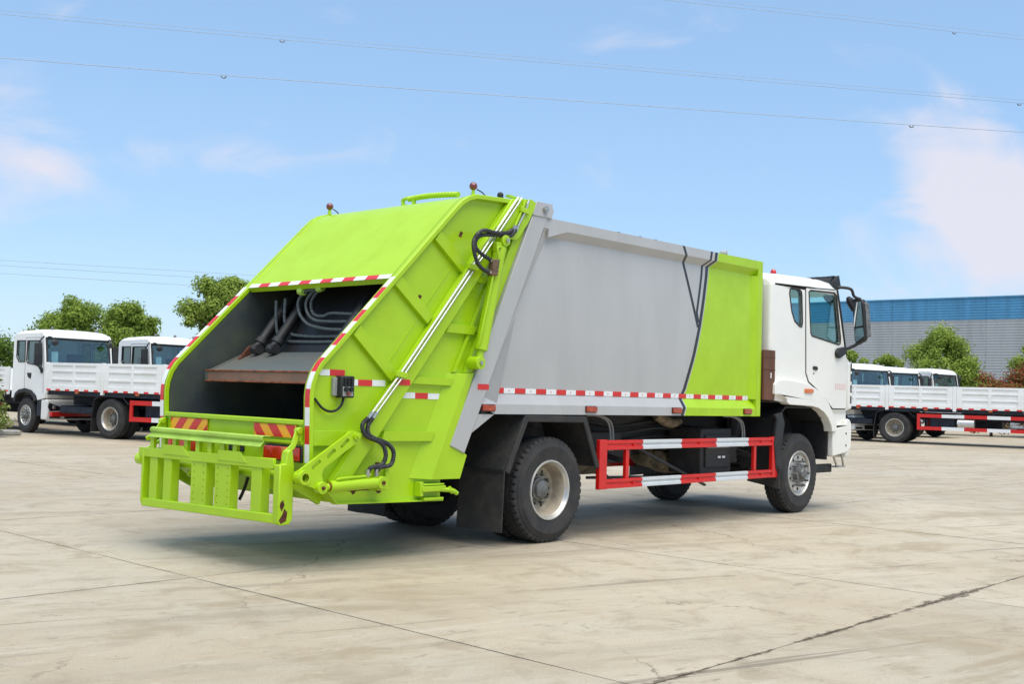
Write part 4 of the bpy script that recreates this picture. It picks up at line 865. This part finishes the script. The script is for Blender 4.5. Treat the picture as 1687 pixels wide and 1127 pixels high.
# ------------------------------------------------------------------ parked flatbed trucks
ORG[0] = Vector((0, 0, 0))
def parked_truck():
    DX = 1.75
    t = empty('flatbed_truck', (0, 0, 0))
    hw = 1.2
    for x, kind in ((0, 'rear'), (4.6 + DX, 'front')):
        wheel(kind, Vector((x, -hw + .03, .52)), False, t, r=.522, w=.27); wheel(kind, Vector((x, hw - .03, .52)), True, t, r=.522, w=.27)
    for y, fl in ((-hw + .33, False), (hw - .33, True)): wheel('rear', Vector((0, y, .52)), fl, t, r=.522, w=.27)
    g = G()
    for y in (-.45, .37): g.box(-2.2, 5.6 + DX, y, y + .08, .82, 1.06)
    for x in (-1.8, .8, 2.6): g.box(x, x + .1, -.37, .37, .88, 1.0)
    cf = g.make('chassis_frame', 'chassis_blue', t, org=False)
    g = G(); g.cyl((0, -.9, .52), (0, .9, .52), .1); g.ball((0, 0, .52), .24); g.cyl((4.6 + DX, -.9, .52), (4.6 + DX, .9, .52), .07); g.make('axle', 'chassis_blue', t, org=False)
    for bx in ((1.1, 1.9, -1.02, -.5, .55, 1.0), (2.2, 3.2, .45, 1.05, .5, 1.02), (-2.15, -.75, -.95, .95, .60, .80)):
        g = G(); g.box(*bx); g.make('tank', 'chassis_blue', t, .03, org=False)
    g = G(); g.tube([(2.0, -1.02, .72), (2.5, -1.02, .72)], .19, 18); g.make('air_tank', 'rim_silver', t, org=False)
    # bed
    g = G(); g.box(-2.4, 3.6 + DX, -hw + .04, hw - .04, 1.08, 1.22); bed = g.make('cargo_bed', 'chassis_blue', t, org=False)
    g = G(); g.box(-2.4, 3.6 + DX, -hw + .03, hw - .03, 1.225, 1.25); g.make('bed_floor', 'fleet_white', bed, org=False)
    for s in (-1, 1):
        y0 = s * (hw - .02); y1 = s * (hw + .015); y2 = s * (hw + .04)
        L_ = 2.4; xs = [-2.38, -.25, 1.9, 4.05, 3.58 + DX + .02]
        for k in range(4):
            a, b = xs[k] + .06, xs[k + 1] - .06
            g = G(); g.box(a, b, min(y0, y1), max(y0, y1), 1.20, 1.94)
            for q in (0, .5, 1):
                cx = a + (b - a) * q; cx = min(max(cx, a + .09), b - .09); ww = .09 if q != .5 else .05
                g.box(cx - ww, cx + ww, min(y1, y2), max(y1, y2), 1.20, 1.94)
            for z0, z1 in ((1.20, 1.34), (1.48, 1.53), (1.70, 1.75), (1.87, 1.94)):
                g.box(a, b, min(y1, y2) - .001, max(y1, y2) + .002, z0, z1)
            g.make('drop_side', 'fleet_white', bed, .004, org=False)
        for k in range(5):
            g = G(); g.box(xs[k] - .055, xs[k] + .055, min(y0, y2), max(y0, y2), 1.12, 1.95); g.make('stake_post', 'fleet_white', bed, .006, org=False)
        k = 0
        for x in np.arange(-2.34, 3.5 + DX, .36):
            g = G(); g.box(x, x + .16, min(y2, y2 + s * .006), max(y2, y2 + s * .006), 1.195, 1.245); g.make('red_reflector', 'reflect_red', bed, org=False)
        for x in (-1.2, 1.0, 3.0, 4.8):
            g = G(); g.box(x - .06, x + .06, s * hw - .02, s * hw + .02, 1.14, 1.19); g.make('marker_light', 'lamp_orange', bed, org=False)
        # guards
        g = G(); y = s * (hw - .02); ya, yb = min(y, y - s * .04), max(y, y - s * .04)
        g.box(.72, .82, ya, yb, .48, 1.02); sg = g.make('side_guard', 'red_paint', t, org=False)
        xs2 = [.82, 1.5, 2.2, 2.9, 3.6, 4.35]
        for z in (.485, .90):
            for k in range(5):
                g = G(); g.box(xs2[k], xs2[k + 1], ya, yb, z, z + .115); g.make('rail', 'red_paint' if k % 2 == 0 else 'reflect_white', sg, org=False)
        g = G(); g.box(4.35, 4.45, ya, yb, .48, 1.02); g.make('rail', 'red_paint', sg, org=False)
        g = G(); g.ribbon([(-.68, .55), (-.60, 1.0), (-.4, 1.08), (.4, 1.08), (.62, .9)], .02, 'y', s * .62, s * 1.15); mgd = g.make('mudguard', 'chassis_black', t, org=False)
        g = G(); g.box(-.70, -.685, min(s * .62, s * 1.15), max(s * .62, s * 1.15), .16, .58); g.make('mud_flap', 'black_rubber', mgd, org=False)
    g = G(); g.box(-2.43, -2.40, -hw, hw, 1.20, 1.94); g.make('tailboard', 'fleet_white', bed, org=False)
    # headboard frame
    g = G()
    for y in (-1.08, -.02, 1.0): g.box(3.62 + DX, 3.70 + DX, y, y + .09, 1.22, 2.75)
    for z in (2.05, 2.55): g.box(3.63 + DX, 3.69 + DX, -1.08, 1.08, z, z + .07)
    g.make('headboard', 'fleet_white', bed, org=False)
    # rear bar
    g = G(); g.box(-2.35, -2.25, -1.1, 1.1, .5, .62); g.make('rear_bar', 'red_paint', t, org=False)
    # cab
    SHIFT[0] = DX
    cx0, cx1 = 3.80, 5.72
    sw = [(cx0, 1.02), (cx0, 2.85), (cx0 + .12, 2.95), (5.42, 2.98), (5.52, 2.9), (5.66, 2.0), (5.74, 1.30), (5.74, 1.05), (5.30, .98), (5.22, 1.12), (5.0, 1.24), (4.6, 1.28), (4.2, 1.22), (4.0, 1.02)]
    wd = [(4.62, 2.72), (5.34, 2.72), (5.40, 2.64), (5.47, 2.10), (5.44, 1.94), (5.15, 2.03), (4.68, 2.08), (4.60, 2.14)]
    wr = [(4.02, 2.72), (4.48, 2.72), (4.48, 2.12), (4.16, 2.12), (4.02, 2.26)]
    g = G(); g.box(cx0 + .05, 5.6, -1.1, 1.1, 1.24, 1.30); cab_ = g.make('cab', 'interior_dark', t, org=False)
    for s in (-1, 1):
        a, b = (s * 1.16, s * 1.21)
        g = G(); g.plate(sw, 'y', a, b, [wd, wr]); g.make('side_wall', 'fleet_white', cab_, .01, org=False)
        g = G(); g.ribbon([(4.54, 1.26), (4.52, 2.82), (5.42, 2.82), (5.56, 2.0), (5.60, 1.2)], .012, 'y', s * 1.209, s * 1.214); g.make('door_seam', 'hub_grey', cab_, org=False)
        for wi in (wd, wr):
            g = G(); g.ribbon(wi, .03, 'y', s * 1.15, s * 1.222, True); g.make('window_seal', 'black_rubber', cab_, org=False)
            g = G(); g.plate(wi, 'y', s * 1.18, s * 1.184); g.make('window', 'fleet_glass', cab_, org=False)
        g = G(); g.plate([(4.66, 1.78), (4.92, 1.78), (4.88, 1.60), (4.72, 1.66)], 'y', s * 1.212, s * 1.225); g.make('handle', 'black_plastic', cab_, .006, org=False)
        g = G(); g.ribbon([(3.95, .95), (4.05, 1.16), (4.25, 1.27), (4.6, 1.32), (4.95, 1.27), (5.15, 1.16), (5.26, .98)], -.10, 'y', s * 1.0, s * 1.245); g.make('wheel_arch', 'chassis_black', cab_, org=False)
        g = G(); g.box(5.26, 5.70, min(s * .9, s * 1.19), max(s * .9, s * 1.19), .52, 1.04); g.make('step', 'chassis_blue', cab_, .02, org=False)
        g = G(); g.box(5.46, 5.56, min(s * 1.27, s * 1.50), max(s * 1.27, s * 1.50), 2.02, 2.66); mrr = g.make('mirror', 'black_plastic', t, .03, org=False)
        g = G(); g.tube([(5.50, s * 1.19, 2.86), (5.56, s * 1.3, 2.80), (5.52, s * 1.38, 2.64)], .022, 8, 4); g.tube([(5.50, s * 1.19, 1.86), (5.55, s * 1.3, 1.88), (5.52, s * 1.38, 2.04)], .022, 8, 4); g.ball((5.50, s * 1.22, 1.86), .06, .05, .09); g.make('mirror_arm', 'black_plastic', mrr, org=False)
        g = G(); g.tube([(5.55, s * 1.1, 2.85), (5.70, s * 1.06, 2.84), (5.78, s * 1.0, 2.74)], .02, 6, 3); g.ball((5.78, s * .98, 2.68), .05, .13, .09); g.make('kerb_mirror', 'black_plastic', mrr, org=False)
        g = G(); g.plate([(s * .74, .80), (s * 1.16, .93), (s * 1.19, .80), (s * 1.12, .68), (s * .78, .70)], 'x', 5.86, 5.90); hl = g.make('headlight', 'black_plastic', t, .02, org=False)
        g = G(); g.ball((5.895, s * .98, .79), .02, .07, .06); g.make('lens', 'rim_silver', hl, org=False)
        g = G(); g.box(5.88, 5.895, min(s * .75, s * 1.12), max(s * .75, s * 1.12), .47, .54); g.make('fog_lamp', 'black_plastic', hl, .01, org=False)
    rs = []
    for x, dz, dy in ((cx0, -.12, .06), (cx0 + .06, -.04, .01), (cx0 + .2, .0, 0), (5.0, .03, 0), (5.35, .01, .0), (5.5, -.04, .03), (5.58, -.14, .08)):
        a = [(-1.21 + dy, 2.84), (-1.205 + dy, 2.92 + dz * .5), (-1.15 + dy, 3.0 + dz), (-.95, 3.05 + dz), (-.4, 3.07 + dz), (0, 3.075 + dz)]
        rs.append([(x, y, z) for y, z in a] + [(x, -y, z) for y, z in reversed(a[:-1])])
    g = G(); g.rings(rs); g.make('roof', 'fleet_white', cab_, ang=50, org=False)
    g = G()
    for y in (-.8, .0, .8): g.cyl((5.3, y, 3.05), (5.3, y, 3.12), .03); g.ball((5.3, y, 3.12), .05)
    g.make('roof_lamp', 'hub_grey', cab_, org=False)
    g = G(); g.box(cx0 - .01, cx0 + .04, -1.17, 1.17, 1.1, 2.9); g.make('back_wall', 'fleet_white', cab_, org=False)
    # front: header, windscreen, lower panel, bumper
    ws = [(5.50, -1.10, 2.80), (5.50, 1.10, 2.80), (5.67, 1.14, 1.92), (5.67, -1.14, 1.92)]
    g = G(); g.rings([ws, [(x + .008, y, z) for x, y, z in ws]]); g.make('windscreen', 'fleet_glass', cab_, org=False)
    g = G()
    for i in range(4):
        a, b = Vector(ws[i]), Vector(ws[(i + 1) % 4]); g.tube([a, b], .03, 6)
    g.make('windscreen_seal', 'black_rubber', cab_, org=False)
    g = G(); g.plate([(5.60, 1.90), (5.69, 1.90), (5.80, 1.30), (5.80, 1.04), (5.60, 1.04)], 'y', -1.17, 1.17); g.make('front_panel', 'fleet_white', cab_, .03, org=False)
    g = G(); g.box(5.801, 5.815, -.75, .75, 1.15, 1.5); g.make('grille', 'black_plastic', cab_, .01, org=False)
    g = G(); g.plate([(5.50, 1.02), (5.82, 1.02), (5.88, .92), (5.88, .62), (5.84, .42), (5.5, .42)], 'y', -1.2, 1.2); bp_ = g.make('bumper', 'fleet_white', t, .04, org=False)
    g = G(); g.box(5.881, 5.89, -.6, .6, .46, .62); g.make('air_intake', 'black_plastic', bp_, org=False)
    g = G(); g.box(5.3, 5.55, -1.05, 1.05, 1.7, 1.9); g.make('dashboard', 'interior_dark', cab_, .04, org=False)
    for y in (-.65, .55):
        g = G(); g.box(4.5, 4.95, y - .25, y + .25, 1.6, 1.75); g.box(4.42, 4.55, y - .25, y + .25, 1.7, 2.4); g.make('seat', 'seat_grey', cab_, .04, org=False)
    g = G(); g.rings([[(5.60, -.95, 1.94), (5.55, -.95, 2.42), (5.55, -.72, 2.42), (5.60, -.72, 1.94)], [(5.603, -.95, 1.94), (5.553, -.95, 2.42), (5.553, -.72, 2.42), (5.603, -.72, 1.94)]]); g.make('paper_sheet', 'paper_white', cab_, org=False)
    SHIFT[0] = 0
    return t
proto = parked_truck(); index_kids()
HD = -78
def place(o, ref_local, world_xy, hd, sc, label, wy=1):
    o.rotation_euler.z = R(hd); c, s = math.cos(R(hd)) * sc, math.sin(R(hd)) * sc; o.scale = (sc, sc * wy, sc)
    o.location = (world_xy[0] - (c * ref_local[0] - s * ref_local[1]), world_xy[1] - (s * ref_local[0] + c * ref_local[1]), 0)
    tag(o, label, 'truck', 'white flatbed trucks parked in rows')
trucks = [((0, -1.17), (5.67, 19.84), -76, 1, 'white flatbed truck, its empty bed in front of two white cabs beside the hopper'),
          ((6.35, -1.17), (5.05, 23.55), -86, .93, 'white flatbed truck beside the leafy shrub and low kerb, its cab behind another white bed'),
          ((7.45, -1.17), (8.45, 22.85), -86, .93, 'white flatbed truck whose cab windscreen is partly hidden by the green hopper edge'),
          ((0, -1.17), (33.3, 11.1), -76, 1.14, 'white flatbed truck parked side on before three white cabs and the blue warehouse'),
          ((7.4, 1.1), (35.5, 12.3), -106, 1, 'white truck behind the big black wing mirror, first of three cabs in a row'),
          ((7.4, 1.1), (39.3, 12.65), -106, 1, 'white truck whose cab is the middle one of three cabs over the white bed'),
          ((7.4, 1.1), (44.5, 12.96), -94, 1.03, 'white truck nearest the bushy green tree, last of three cabs in a row')]
for i, (ref, xy, hd, sc, lb) in enumerate(trucks):
    place(proto if i == 0 else copy_tree(proto), ref, xy, hd, sc, lb, .9 if i in (1, 2) else 1)

# ------------------------------------------------------------------ kerb
g = G(); g.plate([(-1.2, -.35), (.45, -.35), (.62, -.1), (.45, .30), (-1.2, .35)], 'z', 0, .13); kb = g.make('kerb', 'kerb_grey', None, .03, org=False); kb.location = (3.95, 22.45, 0); kb.rotation_euler.z = R(-40)
tag(kb, 'low grey concrete kerb end beside the front wheel of a white truck', 'kerb')

# ------------------------------------------------------------------ trees
def leaf_cloud(rng, centres, radii, per, size):
    V = []; 
    for c, r in zip(centres, radii):
        n = int(per * (r / np.mean(radii)) ** 2)
        d = rng.normal(size=(n, 3)); d /= np.linalg.norm(d, axis=1)[:, None]
        rad = r * np.abs(rng.normal(.8, .28, n))
        p = c + d * rad[:, None] * np.array([1, 1, .8])
        nr = d + rng.normal(size=(n, 3)) * .55; nr[:, 2] += .35; nr /= np.linalg.norm(nr, axis=1)[:, None]
        t = np.cross(nr, rng.normal(size=(n, 3))); t /= np.linalg.norm(t, axis=1)[:, None] + 1e-9
        b = np.cross(nr, t); s = size * rng.uniform(.6, 1.4, n)[:, None]
        V.append(np.stack([p - t * s, p - b * s * .45, p + t * s, p + b * s * .45], 1))
    return np.concatenate(V)
def tree(name, loc, h, w, label, cat='tree', leaf='leaf_green', trunk_h=.28, seed=1, clumps=60, per=520, size=.075, group=None, low=.0):
    rng = np.random.default_rng(seed)
    root = empty(name, loc, 0, label, cat, group)
    th = h * trunk_h
    g = G(); lean = rng.normal(size=2) * .04 * h
    top = Vector((lean[0], lean[1], h * .72)); g.tube([(0, 0, -.05), (lean[0] * .2, lean[1] * .2, th * .6), (lean[0] * .6, lean[1] * .6, h * .5), top], [.055 * h ** .8 * .7, .04 * h ** .8 * .7, .03 * h ** .7 * .6, .012], 9)
    g.make('trunk', 'bark', root, org=False)
    cs, rd = [], []
    ch_ = h - th
    while len(cs) < clumps:
        d = rng.normal(size=3); d /= np.linalg.norm(d)
        q = rng.uniform(.25, 1) ** .5
        zz = d[2] * q; fac = (1 - .28 * max(zz, 0) - low * max(-zz, 0))
        p = np.array([d[0] * q * w / 2 * .82 * fac, d[1] * q * w / 2 * .82 * fac, th + ch_ * (.5 + zz * .46)])
        p += rng.normal(size=3) * w * np.array([.055, .055, .045])
        cs.append(p); rd.append(w * rng.uniform(.06, .18))
    for k in rng.choice(len(cs), 9, replace=False):
        p = cs[k]; st_ = Vector((lean[0] * .5, lean[1] * .5, th + (p[2] - th) * rng.uniform(.1, .5)))
        g = G(); g.tube([st_, st_.lerp(Vector(p), .5) + Vector((0, 0, .1)), Vector(p)], [.03 * h ** .6 * .6, .02 * h ** .6 * .6, .008], 6); g.make('limb', 'bark', root, org=False)
    Q = leaf_cloud(rng, np.array(cs), np.array(rd), per, size)
    n = len(Q); me = bpy.data.meshes.new('crown'); me.from_pydata(Q.reshape(-1, 3).tolist(), [], np.arange(n * 4).reshape(-1, 4).tolist())
    me.materials.append(MATS[leaf]); o = bpy.data.objects.new('crown', me); COL.objects.link(o); o.parent = root
    return root
GT = 'trees behind the parked trucks'
tree('broadleaf_tree', (15.7, 42.7, 0), 5.3, 3.9, 'rounded green tree rising behind the roof of the cab beside the shrub', seed=3, group=GT)
tree('broadleaf_tree', (16.5, 38.9, 0), 5.05, 3.4, 'dense green tree rising between the two white cabs near the hopper', seed=5, group=GT, leaf='leaf_green')
tree('broadleaf_tree', (17.2, 32.4, 0), 6.3, 3.3, 'tall yellowish green tree rising beside the tilted edge of the green hopper', seed=8, group=GT, leaf='leaf_bright', clumps=70)
tree('broadleaf_tree', (9.6, 44.0, 0), 4.0, 3.2, 'low green tree behind the white headboard post and leafy shrub', seed=11, group=GT, leaf='leaf_dark')
tree('broadleaf_tree', (49.2, 15.6, 0), 5.75, 4.2, 'broad bushy green tree standing against the grey warehouse wall', seed=14, leaf='leaf_bright', clumps=80, trunk_h=.10)
tree('broadleaf_tree', (48.6, 20.1, 0), 4.5, 2.1, 'small round green tree beside the black wing mirror, against the warehouse', seed=17, leaf='leaf_bright', clumps=46, trunk_h=.10)
tree('broadleaf_tree', (50.6, 19.35, 0), 4.5, 2.3, 'small round green tree between the wing mirror tree and the bushy tree', seed=19, leaf='leaf_bright', clumps=46, trunk_h=.10)
tree('broadleaf_tree', (53.5, 12.2, 0), 5.6, 3.0, 'green tree standing behind the red leaved shrubs at the warehouse', seed=23, leaf='leaf_bright', trunk_h=.15)
tree('red_shrub', (49.8, 13.3, 0), 3.3, 3.2, 'rounded shrub with reddish young leaves next to the bushy green tree', 'shrub', 'leaf_red', .06, 29, 50, 420, .07)
tree('red_shrub', (51.3, 11.3, 0), 4.2, 3.8, 'taller shrub with reddish young leaves before the grey warehouse wall', 'shrub', 'leaf_red', .06, 31, 56, 420, .07)
tree('leafy_shrub', (3.12, 21.45, 0), 2.1, 1.35, 'loose green shrub with pale leaves growing beside the concrete kerb', 'shrub', 'leaf_pale', .02, 37, 30, 90, .06)
for k, (x, y, h_, w_) in enumerate(((22, 50, 4.2, 5), (27, 46, 4.4, 5.5), (5, 52, 4.2, 6), (12, 52, 4.3, 6), (18, 56, 4.4, 6), (33, 43, 4.2, 6), (-2, 54, 4.0, 6))):
    tree('hedge_tree', (x, y, 0), h_, w_, 'dark hedge tree in the row far behind the parked trucks', 'tree', 'leaf_dark', .05, 41 + k, 50, 260, .10, 'hedge row far behind the trucks')

# ------------------------------------------------------------------ warehouse
wh = empty('warehouse', (62, 10, 0), 0, 'long low warehouse with grey ribbed cladding and a bright blue band on top', 'building')
def siding(z0, z1, y0, y1, nm, mt, pitch=.17, dep=.028):
    g = G(); z = z0; pts = []
    while z < z1 - 1e-6:
        e = min(z + pitch, z1); pts += [(0, z), (0, z + (e - z) * .55), (-dep, z + (e - z) * .62), (-dep, z + (e - z) * .93)]; z = e
    pts += [(0, z1)]
    loop = pts + [(.1, z1), (.1, z0)]
    g.rings([[(x, y, z) for x, z in loop] for y in (y0, y1)]); return g.make(nm, mt, wh, org=False, ang=15)
yy = -40
while yy < 36:
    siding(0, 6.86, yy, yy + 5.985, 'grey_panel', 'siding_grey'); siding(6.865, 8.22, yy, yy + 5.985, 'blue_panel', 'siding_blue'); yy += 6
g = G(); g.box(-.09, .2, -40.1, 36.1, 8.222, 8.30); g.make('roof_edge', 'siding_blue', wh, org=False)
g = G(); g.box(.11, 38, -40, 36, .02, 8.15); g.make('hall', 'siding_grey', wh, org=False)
g = G(); g.plate([(.3, 8.16), (38, 8.16), (19, 9.6)], 'y', -39.5, 35.5); g.make('roof', 'roof_felt', wh, org=False)

# ------------------------------------------------------------------ power lines
def cable(pts, r, label, dampers=()):
    P = smooth_path(pts, 20); g = G(); g.tube(P, r * .75, 5); o = g.make('power_cable', 'wire_grey', None, org=False)
    tag(o, label, 'cable', 'power cables overhead')
    for t in dampers:
        i = min(range(len(P) - 1), key=lambda k: abs(P[k].x - t)); q = P[i]; d = (P[i + 1] - q).normalized(); q = q + d * ((t - q.x) / d.x); g = G()
        g.tube([q - d * .15 - Vector((0, 0, .06)), q - d * .11 - Vector((0, 0, .13)), q - Vector((0, 0, .17)), q + d * .11 - Vector((0, 0, .13)), q + d * .15 - Vector((0, 0, .05))], .038, 6, 2); g.make('damper', 'hub_grey', o, org=False)
c1 = [(12.47, 71.45, 24.84), (45.56, 42.91, 23.62), (88.26, 11.23, 23.83)]
c2 = [(11.4, 66.96, 20.81), (41.8, 39.85, 19.88), (82.64, 10.15, 20.67)]
c3 = [(20.0, 66.0, 31.4), (50.36, 44.64, 30.45), (69.64, 31.06, 30.33), (95.99, 12.73, 30.46)]
def ext(c, k=.6):
    a, b = Vector(c[0]), Vector(c[-1]); return [tuple(a + (a - Vector(c[1])) * k + Vector((0, 0, 1.2)))] + list(c) + [tuple(b + (b - Vector(c[-2])) * k + Vector((0, 0, 1.4)))]
cable(ext(c1), .026, 'upper strand of the power line with curved damper, crossing over the lower one', (33.8, 75.4))
cable(ext([(x, y, z + .24) for x, y, z in c1]), .02, 'thin strand running just above another cable of the same line')
cable(ext(c2), .030, 'single lowest overhead cable with two dampers, passing before the white cloud', (28.6, 63.7))
cable(ext(c3), .026, 'highest overhead cable with one damper, farthest up the sky', (76.9,))
cable(ext([(x, y, z + .3) for x, y, z in c3]), .02, 'thin strand just above the highest overhead cable')
for k, dz in enumerate((0, .75, 1.25)):
    cable([(2, 135, 13.6 + dz), (30.0, 112.4, 12.1 + dz), (51.3, 89.3, 10.95 + dz * 1.1), (66.2, 73.1, 10.3 + dz * 1.1), (85, 50, 10.2 + dz)], .03, ('lowest', 'middle', 'topmost')[k] + ' of three faint distant cables above the green trees')
